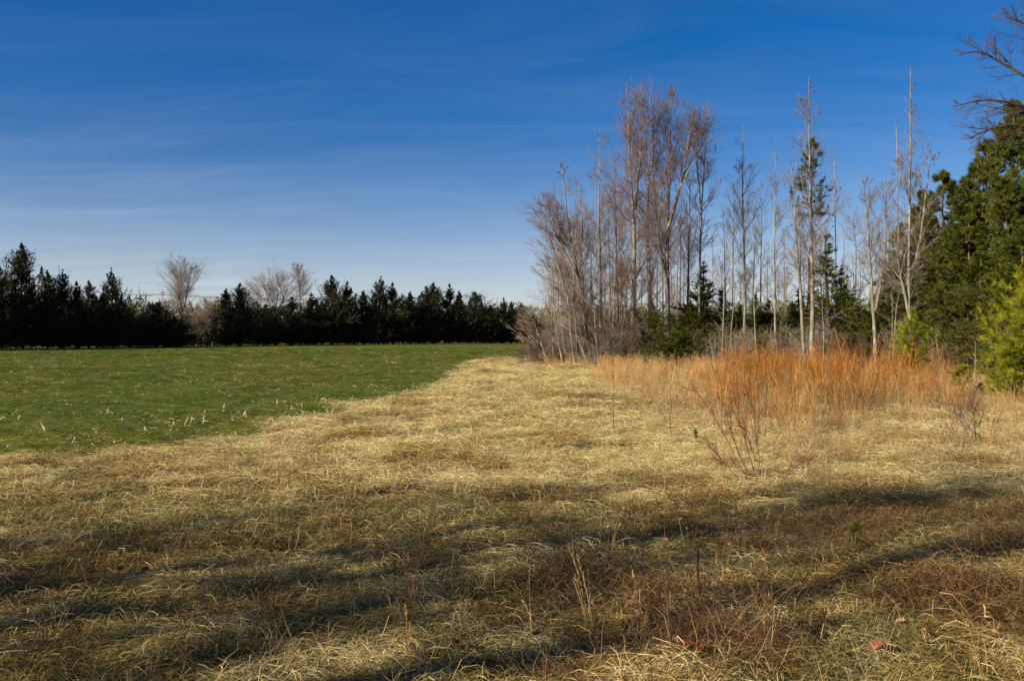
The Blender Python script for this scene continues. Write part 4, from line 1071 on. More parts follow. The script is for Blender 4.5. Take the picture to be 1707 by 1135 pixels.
def undergrowth():
    meshes = []
    for i in range(5):
        a = Acc(); n = 26; k = 5
        c = rng.normal(0, .45, (n, 2)); H = rng.uniform(.7, 2.6, n); le = rng.normal(0, .16, (n, 2)); s = np.linspace(0, 1, k)[None]
        P = np.stack([c[:, :1] + le[:, :1] * H[:, None] * s, c[:, 1:] + le[:, 1:] * H[:, None] * s, H[:, None] * s - .05], -1); P[:, 1:] += rng.normal(0, .04, (n, k - 1, 3))
        R = np.full((n, 1), .012) * np.linspace(1, .5, k)[None]
        tubes(a, P, R, 3, rng.uniform(0, 1, n))
        C, CR, t, l = grow(P, R, 9, .25, 1, (50, 14), lambda t, m: rng.uniform(.2, .8, m), 3, .2, .15, .6, .006)
        tubes(a, C, CR, 3, rng.uniform(0, 1, len(C)))
        D, DR, t, l = grow(C, CR, 4, .25, 1, (45, 14), lambda t, m: rng.uniform(.1, .4, m), 3, .2, .15, .7, .005)
        tubes(a, D, DR, 3, rng.uniform(0, 1, len(D)))
        meshes.append(a.mesh('undergrowth_clump', ['dark_stem' if i % 2 else 'grey_twig']))
    n = 1100
    d = rng.uniform(42, 78, n); px = rng.uniform(905, 1760, n)
    k = rng.random(n) < np.interp(px, [900, 1050, 1110, 1760], [1, 1, .4, .45]); d, px = d[k], px[k]; n = len(px)
    front = np.interp(px, [900, 1000, 1200, 1400, 1560, 1760], [50, 47, 45, 42, 37, 30]); d = front + (d - 42) * .9
    x = (px - CX) / FPX * d
    return scatter('undergrowth', meshes, lay(x, d), yaw(n, .08), rng.uniform(.35, 1.15, n) * np.interp(px, [905, 960, 1100, 1760], [.75, 1.1, .85, .8]))
undergrowth()

# ------------------------------------------------------------------ pines
def pine_mesh(h, w, seed, low=.3, nb=56, n2=8, tuft_n=16, ndl=.20, nw=.016, ang=72, up=.35, tpl=4, clear=.25, fac=1.0):
    rg = np.random.default_rng(seed)
    k = 12
    P = np.zeros((1, k, 3)); P[0, :, 2] = np.linspace(0, h, k); P[0, 1:, :2] += np.cumsum(rg.normal(0, h * .005, (k - 1, 2)), 0)
    R = (h * .012 * np.linspace(1, .1, k) + .01)[None]
    tr = Acc(); tubes(tr, P, R, 9)
    br = Acc(); fo = Acc()
    def prof(t, n):
        u = np.clip((t - low) / (1 - low), 0, 1)
        return w * np.clip(np.minimum((1 - u) ** .75 * 1.15, .6 + 1.5 * u), .08, 1) * rg.uniform(.6, 1.2, n)
    B, BR, t, l1 = grow(P, R, nb, low, .985, (ang, 9), prof, 6, up, .08, .32, .014, rg)
    tubes(br, B, BR, 4, .5)
    C, CR, t2, l2 = grow(B, BR, n2, clear, 1, (46, 12), lambda t, n: np.repeat(l1, n2) * rg.uniform(.14, .36, n) + .15, 4, up * 1.1, .1, .55, .007, rg)
    tubes(br, C, CR, 3, .5)
    # tufts of needles along the outer part and at the tips
    tt = np.concatenate([np.ones((len(C), 1)), rg.uniform(.35, .95, (len(C), tpl - 1))], 1)
    S, T = lerp_poly(C, tt); S = S.reshape(-1, 3); T = T.reshape(-1, 3)
    S = np.concatenate([S, P[0, -1:] - np.array([[0, 0, .05]])]); T = np.concatenate([T, [[0, 0, 1.]]])
    m = len(S)
    tone = np.clip(rg.normal(.45, .28, m), 0, 1)
    Sr = np.repeat(S, tuft_n, 0); Tr = np.repeat(T, tuft_n, 0)
    D = norm(Tr * .75 + rg.normal(0, .55, Tr.shape) + np.array([0, 0, .3]))
    Sr = Sr - Tr * rg.uniform(0, .1, (len(Sr), 1))
    spikes(fo, Sr, D, ndl * rg.uniform(.6, 1.15, len(Sr)), nw, np.clip(np.repeat(tone, tuft_n) + rg.normal(0, .12, len(Sr)), 0, 1), 0, rg)
    return tr, br, fo
PP = {}
def pine(px, ty, w, key, label, d, group=None, leaf='pine', name='pine_tree'):
    parts, H0_, W0_ = pine_src[key]
    x = (px - CX) / FPX * d; z = tz1(x, d) - .1
    H = EYE - (ty - HY) / FPX * d - z; Wm = w / FPX * d * (1.3 if key.startswith('big') else 1.1)
    sc = (Wm / W0_, Wm / W0_, H / H0_)
    if (key, leaf) in PP:
        r = copy_tree(PP[(key, leaf)], (x, d, z), rng.uniform(0, 6.28), sc, label)
        return r
    r = empty(name, (x, d, z), 0, sc); tag(r, label, 'pine', group)
    link('trunk', parts[0].mesh('trunk', ['pine_bark'], True), r)
    link('branches', parts[1].mesh('branches', ['pine_bark'], True), r).name = 'branch_work'
    link('foliage', parts[2].mesh('foliage', [leaf]), r)
    PP[(key, leaf)] = r
    return r
pine_src = {
 'spire': (pine_mesh(13, 1.5, 501, low=.62, nb=34, n2=5, tuft_n=15, ndl=.26, nw=.02, ang=62, up=.5), 13, 1.5),
 'big': (pine_mesh(12, 2.9, 502, low=.08, nb=105, n2=9, tuft_n=17, ndl=.27, nw=.032), 12, 2.9),
 'big2': (pine_mesh(11, 2.6, 503, low=.06, nb=100, n2=9, tuft_n=17, ndl=.27, nw=.032), 11, 2.6),
 'young': (pine_mesh(4.2, 1.5, 504, low=.10, nb=44, n2=8, tuft_n=20, ndl=.20, nw=.012, ang=60, up=.55, clear=.15), 4.2, 1.5),
 'small': (pine_mesh(2.0, .65, 505, low=.12, nb=20, n2=5, tuft_n=20, ndl=.17, nw=.010, ang=55, up=.6, clear=.15), 2.0, .65),
}
GP = 'tall pines at the right side'
pine(1350, 234, 36, 'spire', 'slim green pine spire showing behind the cone-bearing poplar', 54, None)
PINES = [
 (1566, 288, 62, 'big2', 'left outermost dark pine of the tall stand, behind the crooked poplar', 42),
 (1548, 372, 52, 'big2', 'lower dark pine at the left foot of the tall stand', 44),
 (1612, 300, 60, 'big', 'middle pine of the tall stand with rounded tufted top', 39),
 (1640, 236, 62, 'big2', 'high-shouldered pine left of the tallest pine', 41),
 (1694, 168, 74, 'big', 'tallest pine of the stand, against the right frame edge', 38),
 (1672, 300, 66, 'big', 'front pine below the tallest one with sunlit green tufts', 36),
 (1740, 250, 80, 'big2', 'pine mostly out of view at the right frame edge', 35),
 (1800, 200, 90, 'big', 'tall pine standing outside the right side of the frame', 36),
 (1590, 410, 52, 'big2', 'shaded lower pine under the middle of the stand', 40),
 (1710, 380, 70, 'big2', 'deep green pine behind the yellow-green one', 32),
 (1520, 440, 44, 'big2', 'shaded pine behind the bright little pine by the crooked poplar', 46),
 (1508, 372, 46, 'big2', 'dark pine behind the thin bare spire', 48),
 (1488, 452, 40, 'big2', 'low dark pine right of the low-forked pale tree', 47),
 (1538, 318, 44, 'big', 'dark pine peak just right of the tall crooked poplar', 47),
 (1545, 470, 50, 'big', 'shaded pine low behind the bright young pine', 44),
 (1575, 500, 46, 'big2', 'low dark pine bough mass beside the bright young pine', 41),
 (1668, 500, 56, 'big', 'low shaded pine behind the tiny yellow-green one', 34),
 (1610, 360, 60, 'big2', 'leafy pine between the left outermost and the front pine', 38),
 (1640, 420, 60, 'big', 'lower front pine with hanging dark boughs left of the yellow-green one', 36),
]
for px, ty, w, key, lb, d in PINES: pine(px, ty, w, key, lb, d, GP)
GY = 'young yellow-green pines'
pine(1726, 430, 92, 'young', 'large young yellow-green pine filling the right frame edge', 21, GY, 'pine_gold')
pine(1690, 548, 66, 'young', 'shorter yellow-green pine in front of the large young one', 20.5, GY, 'pine_gold')
pine(1522, 518, 42, 'young', 'bright young pine screening the crooked poplar trunk', 33, GY, 'pine_gold')
pine(1598, 612, 32, 'small', 'small yellow-green pine in the brush left of the large young one', 24, GY, 'pine_gold')
pine(1660, 628, 22, 'small', 'tiny yellow-green pine at the foot of the large young one', 22, GY, 'pine_gold')
pine(1248, 600, 14, 'small', 'tiny yellowish pine top poking out of the red brush', 30, GY, 'pine_gold')
def seedling(px, py, h, label, tilt=0):
    x, d = gp(px, py)
    r = copy_tree(PP[('small', 'pine')] if tilt == 0 else PP[('small', 'pine_gold')], (x, d, tz1(x, d)), rng.uniform(0, 6), h / 2.0 * 1.2, label)
    r['group'] = 'pine seedlings in the grass'
    r.scale = (h / 2 * .95, h / 2 * .95, h / 2 * 1.05)
    for c in bpy.data.objects:
        pass
pine(1632, 640, 12, 'small', 'small dark green pine in the brush between the yellow-green ones', 23, None)
seedling(1103, 878, .13, 'bright green pine seedling in the shaded straw', 1)
seedling(1424, 945, .26, 'dark green pine seedling leaning in the brown brambles')
seedling(1160, 750, .22, 'small pine seedling with a brown top in the pale straw left of the red-stemmed shrub')

# limbs of an oak standing outside the frame, reaching in at the upper right
bare_tree('oak_tree', 'bare oak whose limbs reach in at the upper right corner', 27, [[(1905, 700), (1900, 500), (1890, 250), (1870, -60)],
    [(1895, 330), (1800, 230), (1710, 175), (1640, 165), (1590, 178)], [(1892, 280), (1790, 190), (1700, 120), (1640, 80), (1604, 88)],
    [(1888, 230), (1800, 120), (1720, 40), (1680, 15)], [(1893, 300), (1780, 240), (1700, 205), (1650, 215), (1612, 232)], [(1886, 200), (1780, 60), (1700, -10)]],
    .13, 36, None, bark='dark_bark', twig='dark_stem', n1=44, n2=7, n3=5, low=.3, ang=(42, 14), trop=.3, seed=601, tr=.0036)

# trees behind and left of the camera whose shadows fall across the foreground
GB = 'roadside trees standing behind the camera'
dsh = np.array([-to_sun.x, -to_sun.y]); dsh = dsh / np.linalg.norm(dsh)
def shadow_tree(target, back, h, r0, w, seed, label, **kw):
    """stand a tree BACK metres up-sun of a ground point"""
    x = target[0] - dsh[0] * back; y = target[1] - dsh[1] * back
    z = tz1(x, y)
    rg = np.random.default_rng(seed)
    k = 12; P = np.zeros((k, 3)); P[:, 2] = np.linspace(0, h, k); P[1:, :2] += np.cumsum(rg.normal(0, .08, (k - 1, 2)), 0)
    R = r0 * np.linspace(1, .12, k) + .01
    root = empty('roadside_tree', (x, y, z - .05)); tag(root, label, 'tree', GB)
    a = Acc(); tubes(a, P[None], R[None], 9); link('trunk', a.mesh('trunk', ['grey_bark'], True), root)
    low = kw.get('low', .35)
    B, BR, t, l1 = grow(P[None], R[None], kw.get('nb', 30), low, .98, (48, 10), lambda t, n: w * np.clip(1.15 - (t - low) / (1 - low), .15, 1) * rg.uniform(.6, 1.2, n), 6, .4, .1, .5, .02, rg)
    BR = BR * .85; f = Acc(); tubes(f, B, BR, 4, .5, 0)
    C, CR, t2, l2 = grow(B, BR, 6, .15, 1, (42, 12), lambda t, n: np.repeat(l1, 6) * rg.uniform(.2, .45, n), 4, .3, .12, .55, .009, rg)
    tubes(f, C, CR, 3, .5, 1)
    D, DR, t3, l3 = grow(C, CR, 3, .15, 1, (42, 12), lambda t, n: np.repeat(l2, 3) * rg.uniform(.25, .6, n), 3, .2, .12, .6, .006, rg)
    tubes(f, D, DR, 3, .5, 1)
    link('crown', f.mesh('crown', ['grey_bark', 'grey_twig'], True), root)
    return root
shadow_tree((-1.8, 5.95), 14, 13, .16, 3.0, 701, 'roadside tree standing nearest left behind the camera', low=.22, nb=36)
shadow_tree((.35, 5.05), 15, 13, .15, 3.0, 702, 'roadside tree standing second left behind the camera', low=.22, nb=36)
shadow_tree((-3.0, 7.6), 19, 14, .075, 3.4, 703, 'roadside tree standing farthest left behind the camera', low=.25, nb=36)
shadow_tree((.4, 7.3), 17, 13.5, .13, 3.4, 704, 'roadside tree with a thick trunk behind the camera', low=.25, nb=36)
shadow_tree((3.4, 7.9), 22, 13, .10, 3.2, 705, 'roadside tree with the densest twigs behind the camera', low=.25, nb=36)

# ------------------------------------------------------------------ utility pole with its wires
def box(acc, c, s, v=.5, mi=0, rz=0):
    V = np.array([[x, y, z] for x in (-.5, .5) for y in (-.5, .5) for z in (-.5, .5)]) * np.array(s)
    if rz: c_, s_ = math.cos(rz), math.sin(rz); V = V @ np.array([[c_, s_, 0], [-s_, c_, 0], [0, 0, 1]])
    acc.add(V + np.array(c), [[0, 1, 3, 2], [4, 6, 7, 5], [0, 4, 5, 1], [2, 3, 7, 6], [0, 2, 6, 4], [1, 5, 7, 3]], v, mi)
D_P = 150.0
x0, _, zt = at(243, 492, D_P); zb = tz1(x0, D_P)
up_ = empty('utility_pole', (x0, D_P, zb)); tag(up_, 'wooden utility pole with a crossarm rising behind the low cedars', 'utility pole')
hp = zt - zb
a = Acc(); tubes(a, [[(0, 0, 0), (0, 0, hp * .5), (0, 0, hp + .25)]], [[.17, .15, .12]], 8); link('pole', a.mesh('pole', ['pole_wood'], True), up_)
a = Acc(); box(a, (0, -.14, hp - .1), (2.3, .12, .14)); link('crossarm', a.mesh('crossarm', ['pole_wood']), up_)
for xx in (-1.05, -.45, .45, 1.05):
    a = Acc(); tubes(a, [[(xx, -.14, hp - .03), (xx, -.14, hp + .07), (xx, -.14, hp + .17), (xx, -.14, hp + .2)]], [[.03, .075, .06, .01]], 7); link('insulator', a.mesh('insulator', ['porcelain'], True), up_)
a = Acc(); box(a, (-.45, 0, hp - 2.0), (.9, .1, .1)); link('lower_arm', a.mesh('lower_arm', ['pole_wood']), up_)
a = Acc(); tubes(a, [[(.3, 0, hp - 1.9), (.3, 0, hp - 1.85), (.3, 0, hp - 1.1), (.3, 0, hp - 1.05)]], [[.02, .2, .2, .02]], 9); link('transformer', a.mesh('transformer', ['porcelain'], True), up_)
for j, (xx, dz) in enumerate(((-1.05, .2), (1.05, .2), (0, -3.2))):
    t = np.linspace(0, 1, 12)
    for sgn in (-1, 1):
        P = np.stack([xx + sgn * t * 55, -.14 + t * 6, hp + dz + (t * t - t) * 3.2 * 1 + 0 * t], 1)
        a = Acc(); tubes(a, P[None], np.full((1, 12), .022), 4); link('wire', a.mesh('wire', ['wire']), up_)

# small things seen through the trees
def small_sign(px, py, d, wpx, hpx, label):
    x, y, z = at(px, py, d); zb = tz1(x, d); w, h = wpx / FPX * d, hpx / FPX * d
    r = empty('sign', (x, y, zb)); tag(r, label, 'sign')
    a = Acc(); box(a, (0, 0, z - zb), (w, .04, h)); link('panel', a.mesh('panel', ['sign_green']), r)
    a = Acc(); box(a, (0, -.025, z - zb + h * .42), (w, .02, h * .16)); link('white_band', a.mesh('white_band', ['sign_white']), r)
    for s in (-1, 1):
        a = Acc(); box(a, (s * w * .38, .05, (z - zb) / 2), (.07, .05, z - zb + h * .3)); link('post', a.mesh('post', ['rust']), r)
small_sign(1256, 557, 57, 9, 6, 'small green and white sign glimpsed between the trunks above the red brush')
small_sign(548, 553, 129, 7, 5, 'tiny teal sign in the shade under the high broad cedar')

# ------------------------------------------------------------------ shrubs and stems in the foreground
def stem_shrub(name, label, d_stems, r, bark, twig, n2, ang, trop, cat, seed, twl=.25, tr=.0022, group=None, n3=0):
    """d_stems: list of (distance, pixel polyline); every stem is a part"""
    rg = np.random.default_rng(seed)
    d0, p0 = d_stems[0]
    bx, by = (p0[0][0] - CX) / FPX * d0, d0
    bz = tz1(bx, by)
    root = empty(name, (bx, by, bz)); tag(root, label, cat, group)
    fine = Acc(); have = False
    for d, pix in d_stems:
        dd = np.broadcast_to(np.asarray(d, float), (1,))[0]
        P = spine(pix, dd, wob=.02, k=9, rg=rg); P[1:] += rg.normal(0, .006, P[1:].shape)
        P[0, 2] = min(P[0, 2], tz1(P[0, 0], P[0, 1])) - .02
        P = P - np.array([bx, by, bz])
        R = r * np.linspace(1, .3, 9) * rg.uniform(.75, 1.15)
        a = Acc(); tubes(a, P[None], R[None], 5, rg.uniform(.2, .9)); link('stem', a.mesh('stem', [bark], True), root)
        if n2:
            C, CR, t, l = grow(P[None], R[None], n2, .3, 1, ang, lambda t, n: twl * rg.uniform(.4, 1.2, n) * (1.2 - t * .5), 4, trop, .1, .6, tr, rg)
            tubes(fine, C, CR, 3, rg.uniform(0, 1, len(C))); have = True
            if n3:
                D, DR, t, l = grow(C, CR, n3, .2, 1, ang, lambda t, n: twl * .4 * rg.uniform(.4, 1.2, n), 3, trop, .12, .7, tr, rg)
                tubes(fine, D, DR, 3, rg.uniform(0, 1, len(D)))
    if have: link('twig_spray', fine.mesh('twig_spray', [twig], True), root)
    return root
stem_shrub('red_stemmed_shrub', 'fan of long dark red stems leaning left in front of the red brush', [
    (10.2, [(1252, 806), (1232, 775), (1205, 720), (1178, 672), (1148, 640)]), (10.2, [(1238, 806), (1215, 780), (1192, 755), (1172, 728)]),
    (10.4, [(1262, 812), (1240, 778), (1222, 735), (1208, 680), (1196, 610)]), (10.4, [(1266, 808), (1250, 760), (1238, 710), (1222, 650), (1212, 600)]),
    (10.3, [(1270, 800), (1262, 770), (1250, 735), (1234, 690), (1226, 640)]), (10.5, [(1272, 806), (1262, 740), (1255, 690), (1250, 620)]),
    (10.3, [(1275, 812), (1300, 792), (1330, 774), (1352, 762)]), (10.4, [(1268, 806), (1230, 780), (1200, 770)])], .0065, 'red_stem', 'red_stem', 14, (24, 8), .3, 'shrub', 801, twl=.32, n3=3)
stem_shrub('sapling', 'pale straight sapling standing in the middle of the red-stemmed fan', [(9.6, [(1271, 835), (1271, 780), (1270, 730), (1268, 690)]), (9.6, [(1272, 788), (1290, 765), (1302, 752)])], .0075, 'tan_grass', 'dark_stem', 7, (45, 10), .3, 'sapling', 802, twl=.18)
stem_shrub('sapling', 'thin upright sapling just right of the red-stemmed fan', [(11.6, [(1307, 795), (1307, 740), (1306, 690), (1304, 640)])], .010, 'tan_grass', 'dark_stem', 9, (40, 10), .3, 'sapling', 803, twl=.2)
stem_shrub('bare_shrub', 'bushy grey-stemmed bare shrub spreading left in the tan grass at the right', [
    (13.4, [(1625, 752), (1620, 715), (1612, 680), (1600, 645)]), (13.4, [(1622, 752), (1612, 718), (1598, 690), (1578, 665)]), (13.3, [(1618, 750), (1600, 728), (1580, 710), (1560, 690)]),
    (13.5, [(1628, 752), (1624, 700), (1622, 665), (1615, 640)]), (13.4, [(1616, 748), (1598, 740), (1580, 730), (1568, 726)]), (13.5, [(1626, 750), (1610, 700), (1590, 670), (1566, 648)]),
    (13.5, [(1630, 752), (1634, 715), (1632, 680)]), (13.3, [(1620, 752), (1605, 705), (1585, 682), (1562, 668)])], .011, 'grey_twig', 'dark_stem', 13, (36, 10), .2, 'shrub', 804, twl=.3, n3=3)
stem_shrub('weed_stalk', 'tall dark branching weed stalk rising from the brown shade right of centre', [(5.6, [(1166, 1008), (1163, 950), (1160, 890), (1158, 832)]), (5.6, [(1162, 902), (1172, 886), (1182, 866)]), (5.6, [(1163, 920), (1148, 905), (1136, 898)])], .0036, 'dark_stem', 'dark_stem', 5, (40, 10), .3, 'weed', 805, twl=.06, tr=.0012)
stem_shrub('weed_stalk', 'dark forked woody stem at the bottom edge of the grass', [(4.45, [(990, 1134), (990, 1100), (994, 1070), (1000, 1050)]), (4.45, [(1000, 1055), (1016, 1020), (1034, 980)]), (4.45, [(992, 1090), (985, 1060), (976, 1030), (975, 1000)])], .004, 'dark_stem', 'dark_stem', 5, (40, 10), .3, 'weed', 806, twl=.08, tr=.0012)
stem_shrub('weed_stalk', 'tallest upright dead stem in the pale lane, knobbly and dark', [(14.6, [(1023, 738), (1022, 700), (1023, 650), (1024, 603)])], .009, 'dark_stem', 'dark_stem', 5, (40, 10), .3, 'weed', 807, twl=.05)
stem_shrub('weed_stalk', 'thin dead stem right of the knobbly dark one', [(14.0, [(1118, 735), (1117, 690), (1118, 640)])], .007, 'dark_stem', 'dark_stem', 4, (40, 10), .3, 'weed', 808, twl=.06)
stem_shrub('sapling', 'small thin-twigged sapling in the middle of the pale lane', [(13.2, [(925, 764), (926, 735), (930, 705), (925, 680)]), (13.2, [(926, 735), (940, 715), (952, 700)]), (13.2, [(926, 720), (908, 700), (893, 690)])], .005, 'dark_stem', 'dark_stem', 7, (45, 10), .2, 'sapling', 809, twl=.16, tr=.002)
stem_shrub('weed_stalk', 'short branching seed stalk at the edge of shade left of the tall weed stalk', [(7.0, [(1110, 870), (1108, 840), (1112, 800)]), (7.0, [(1108, 850), (1120, 825), (1126, 800)])], .003, 'red_stem', 'red_stem', 5, (35, 10), .4, 'weed', 810, twl=.07, tr=.0012)

def grass_stalks(name, label, px, py, hpx, n, spread, mat_, cat='grass stalk', lean=.05, w=.0035, group='dry grass stalks standing in the grass'):
    x, d = gp(px, py); h = hpx / FPX * d
    a = Acc(); k = 5
    c = rng.normal(0, spread / FPX * d * .35, (n, 2)); H = h * rng.uniform(.6, 1.0, n); H[0] = h
    le = rng.normal(0, .06, (n, 2)) + np.array([lean, 0]); s = np.linspace(0, 1, k)[None]
    P = np.stack([c[:, :1] + le[:, :1] * H[:, None] * s ** 1.6, c[:, 1:] + le[:, 1:] * H[:, None] * s ** 1.6, H[:, None] * s - .02], -1)
    root = empty(name, (x, d, tz1(x, d))); tag(root, label, cat, group)
    tubes(a, P, np.full((n, k), w / 2) * np.linspace(1, .5, k), 3, rng.uniform(.4, 1, n)); link('stalk', a.mesh('stalk', [mat_]), root)
    a = Acc()
    m = 14; q = np.repeat(np.arange(n), m); t = rng.uniform(.6, 1, len(q)); S, T = lerp_poly(P[q], t[:, None]); S = S[:, 0]; T = T[:, 0]
    spikes(a, S, T + rng.normal(0, .35, T.shape), .022 * max(h, .25) / .3, .005, rng.uniform(.3, 1, len(S)))
    link('seed_head', a.mesh('seed_head', [mat_]), root)
STK = [
 (697, 960, 90, 9, 12, 'orange_grass', 'rusty orange tuft of tall stalks standing alone left of centre', 0),
 (440, 745, 62, 3, 4, 'orange_grass', 'single reddish stalk at the edge of the green field', 0),
 (560, 728, 46, 12, 14, 'tan_grass', 'leafy tan clump where straw meets the green field', 0),
 (622, 738, 60, 3, 4, 'orange_grass', 'thin red-brown stalk right of the leafy tan clump', 0),
 (686, 752, 62, 5, 6, 'tan_grass', 'golden stalk with a leaning tip in the pale straw', -.1),
 (793, 772, 84, 5, 5, 'orange_grass', 'tall orange stalk pair in the middle of the pale lane', 0),
 (757, 838, 66, 6, 6, 'tan_grass', 'light tan stalks at the near edge of the pale straw', .08),
 (662, 805, 58, 5, 6, 'orange_grass', 'orange stalks left of the light tan ones', .1),
 (308, 822, 50, 4, 7, 'orange_grass', 'short orange stalks in the brown grass at the left', 0),
 (545, 888, 40, 4, 8, 'tan_grass', 'faint short stalks in the brown grass left of centre', 0),
 (420, 985, 70, 2, 3, 'tan_grass', 'long single bent straw in the shaded left foreground', .25),
 (465, 1134, 80, 3, 8, 'tan_grass', 'leaning golden straws at the bottom edge, left', .45),
 (681, 1110, 110, 2, 3, 'orange_grass', 'thin upright yellow stalk at the bottom, left of centre', .03),
 (605, 975, 76, 2, 3, 'tan_grass', 'thin straw slanting right in the left-centre grass', .28),
 (940, 862, 60, 4, 4, 'orange_grass', 'brown stalk leaning right at the near side of the pale lane', .2),
 (890, 940, 44, 4, 10, 'tan_grass', 'pale curled straws in the centre of the foreground', .2),
 (985, 1050, 150, 4, 8, 'orange_grass', 'tallest thin yellow stalks right of the bottom centre', -.2),
 (1092, 1060, 90, 6, 14, 'red_stem', 'cluster of red upright stems in the shade, bottom right of centre', 0),
 (1122, 1130, 120, 4, 6, 'dark_stem', 'dark upright stems at the bottom edge, right of centre', 0),
 (912, 1134, 90, 3, 4, 'red_stem', 'two short reddish stems at the bottom centre', 0),
 (1200, 830, 60, 6, 14, 'orange_grass', 'orange stalks left of the red-stemmed fan', .1),
 (1375, 800, 66, 10, 14, 'orange_grass', 'bright orange grass clump right of the red-stemmed fan', 0),
 (1655, 760, 100, 8, 20, 'tan_grass', 'tall pale grass plume beside the bare shrub', .15),
 (1690, 730, 84, 8, 16, 'orange_grass', 'golden upright grass at the right frame edge', -.05),
 (1297, 910, 60, 2, 3, 'tan_grass', 'thin pale stem in front of the dark brambles', 0),
 (1415, 985, 70, 3, 10, 'tan_grass', 'crossed pale straws below the dark pine seedling', .2),
 (850, 800, 30, 6, 10, 'tan_grass', 'short pale tuft in the near part of the lane', 0),
 (975, 700, 36, 5, 6, 'tan_grass', 'short dry stalks left of the knobbly dark stem', 0),
]
for px, py, hp_, n, sp_, mt, lb, le in STK:
    grass_stalks('grass_stalk', lb, px, py, hp_, n, sp_, mt, lean=le, w=.006 if py > 850 else .009)

# corn stubs in the near field
def corn_stub(px, py, hpx, lean, label, leafy_=True):
    x, d = gp(px, py); h = max(hpx / FPX * d, .06)
    root = empty('corn_stalk', (x, d, tz1(x, d) - .01)); tag(root, label, 'corn stalk', 'broken corn stalks in the green field')
    k = 6; s = np.linspace(0, 1, k); P = np.stack([lean * h * s, .1 * h * s * rng.normal(), h * s], 1)
    R = np.array([.013, .010, .012, .0095, .011, .007])
    a = Acc(); tubes(a, P[None], R[None], 6, rng.uniform(.55, 1)); link('stalk', a.mesh('stalk', ['stubble'], True), root)
    if leafy_:
        for _ in range(2):
            b = P[rng.integers(2, 5)]; az_ = rng.uniform(0, 6.28); t = np.linspace(0, 1, 5)[:, None]
            Q = b + np.array([math.cos(az_), math.sin(az_), 0]) * t * h * .8 + np.array([0, 0, 1]) * (.3 * t - .9 * t * t) * h * .6
            a = Acc(); ribbons(a, Q[None], np.array([[.01, .016, .016, .012, .003]]), np.array([[-math.sin(az_), math.cos(az_), .2]]), .8); link('husk_leaf', a.mesh('husk_leaf', ['stubble']), root)
CS = [(76, 722, 16, -.5, 'longest leaning corn stub near the left frame edge'), (12, 748, 8, .2, 'short corn stub at the left frame edge'), (178, 690, 12, .3, 'corn stub leaning right in the left part of the field'),
      (203, 707, 9, .1, 'small upright corn stub left of the tuft row'), (308, 708, 14, .5, 'first of the corn stubs fanning out by the field edge'), (318, 707, 13, .2, 'second of the corn stubs fanning out by the field edge'),
      (339, 706, 22, .12, 'tallest upright corn stub by the field edge'), (286, 712, 10, .4, 'leaning corn stub left of the fanning ones'), (405, 694, 9, .6, 'low corn stub pair member beside the bare clod patch'),
      (412, 696, 10, -.3, 'other low corn stub beside the bare clod patch'), (445, 708, 14, .4, 'corn stub with pale husk at the very edge of the straw'), (455, 707, 12, -.1, 'blunt corn stub right of the husked one'),
      (553, 696, 18, -.5, 'crossed pale corn stub leaning left at the field edge'), (549, 694, 17, .5, 'crossed pale corn stub leaning right at the field edge'), (462, 672, 9, 0, 'upright corn stub in the mid field'),
      (485, 682, 9, .1, 'corn stub in front of the mid-field one'), (505, 680, 8, -.3, 'corn stub leaning left in the mid field'), (680, 655, 9, 0, 'first upright corn stub near the lane corner'),
      (671, 656, 8, .3, 'second upright corn stub near the lane corner'), (688, 657, 8, -.2, 'third upright corn stub near the lane corner'), (120, 740, 10, .5, 'bent corn stub in the dark green corner'), (372, 680, 8, .4, 'low corn stub in the litter streak'),
      (245, 720, 8, -.4, 'fallen-over corn stub near the straw border'), (585, 668, 8, .4, 'small corn stub in the right part of the field'), (30, 700, 8, .6, 'low corn stub in the pale litter at far left')]
for c in CS: corn_stub(*c)

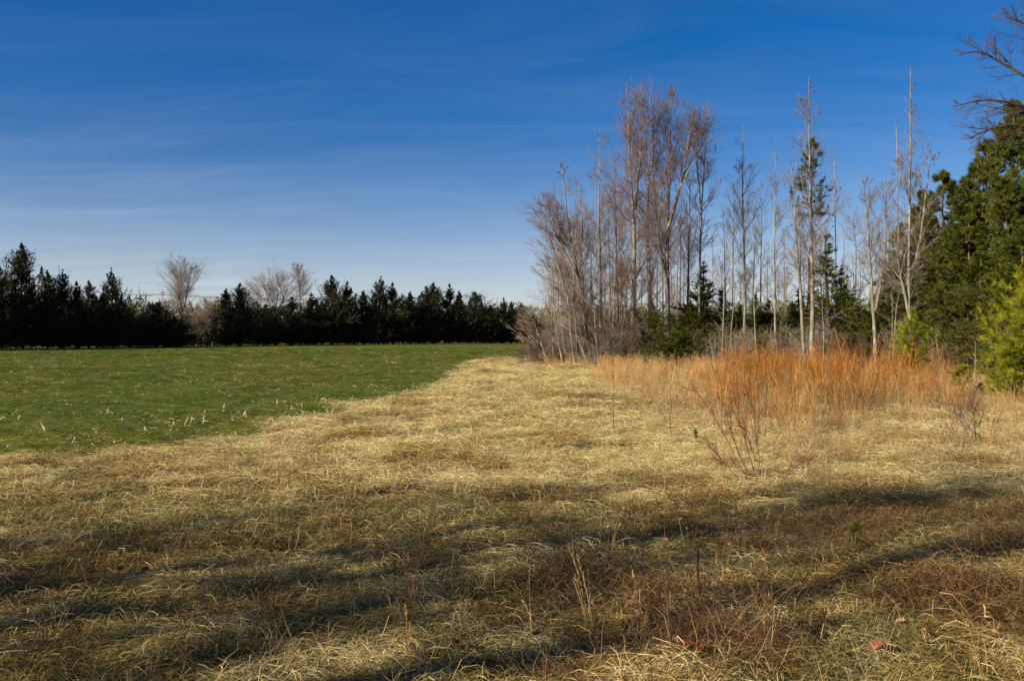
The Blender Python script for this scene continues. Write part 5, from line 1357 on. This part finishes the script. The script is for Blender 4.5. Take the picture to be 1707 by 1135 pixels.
# large fallen leaves
LV = [(1300, 1020, .10, .35, 'large red-brown leaf standing on edge in the right foreground'), (1341, 1066, .11, .15, 'brightest rust-red curled leaf in the right foreground'), (1352, 1078, .10, .7, 'tan oak leaf next to the rust-red curled one'),
      (1398, 1017, .11, .8, 'pale tan curled oak leaf in the right foreground straw'), (1443, 1030, .09, .6, 'upright tan leaf right of the pale curled one'), (1375, 1055, .09, .08, 'dark maroon leaf above the rust-red one'),
      (1272, 976, .08, .45, 'salmon leaf at the end of the dark bramble band'), (1268, 1027, .08, .3, 'brick-red leaf under the dark bramble band'), (1460, 1100, .10, .55, 'brown leaf at the foot of slanting straws'),
      (1650, 1072, .10, .65, 'tan leaf near the right frame edge'), (1552, 1090, .07, .05, 'round dark red leaf lower right'), (1585, 972, .08, .55, 'orange-brown leaf in the upper right shade'),
      (1452, 925, .09, .6, 'tan leaf just right of the dark pine seedling'), (1140, 1115, .13, .25, 'big red leaf pile member at the bottom edge'), (1160, 1120, .12, .4, 'pinkish leaf beside the big red one at the bottom edge'),
      (1050, 1068, .09, .4, 'red-orange leaf among the red stems'), (1140, 1004, .08, .75, 'pink leaf left of the tall weed stalk foot'), (765, 1090, .09, .35, 'orange leaf at the bottom centre'),
      (722, 855, .07, .0, 'single dark maroon leaf in the sunlit thatch'), (650, 902, .07, .3, 'pinkish leaf left of the orange tuft'), (572, 878, .06, .25, 'small pink-red leaf far left of the orange tuft'),
      (315, 852, .08, .1, 'brown curled leaf in the left grass'), (360, 1095, .07, .35, 'reddish leaf at the bottom left'), (470, 922, .08, .1, 'dark leaf in the left-centre shade'), (1015, 965, .09, .15, 'maroon leaf in the straw right of centre'),
      (1310, 850, .07, .7, 'pale tan leaf near the red-stemmed fan'), (1232, 838, .07, .8, 'pale pinkish leaf under the red-stemmed fan'), (415, 1040, .07, .4, 'salmon leaf in the shaded left foreground'), (340, 1000, .07, .25, 'small rust leaf in the left foreground')]
for i, (px, py, sz, v, lb) in enumerate(LV):
    x, d = gp(px, py)
    o = link('fallen_leaf', oak_leaf(sz, rng.uniform(.8, 1.8), v, 900 + i).mesh('fallen_leaf', ['leaf'], True), None, (x, d, tz1(x, d) + .07), rng.uniform(0, 6.28))
    o.rotation_euler = (rng.uniform(-.7, .2), rng.uniform(-.6, .6), rng.uniform(0, 6.28)); tag(o, lb, 'leaf', 'large fallen leaves')
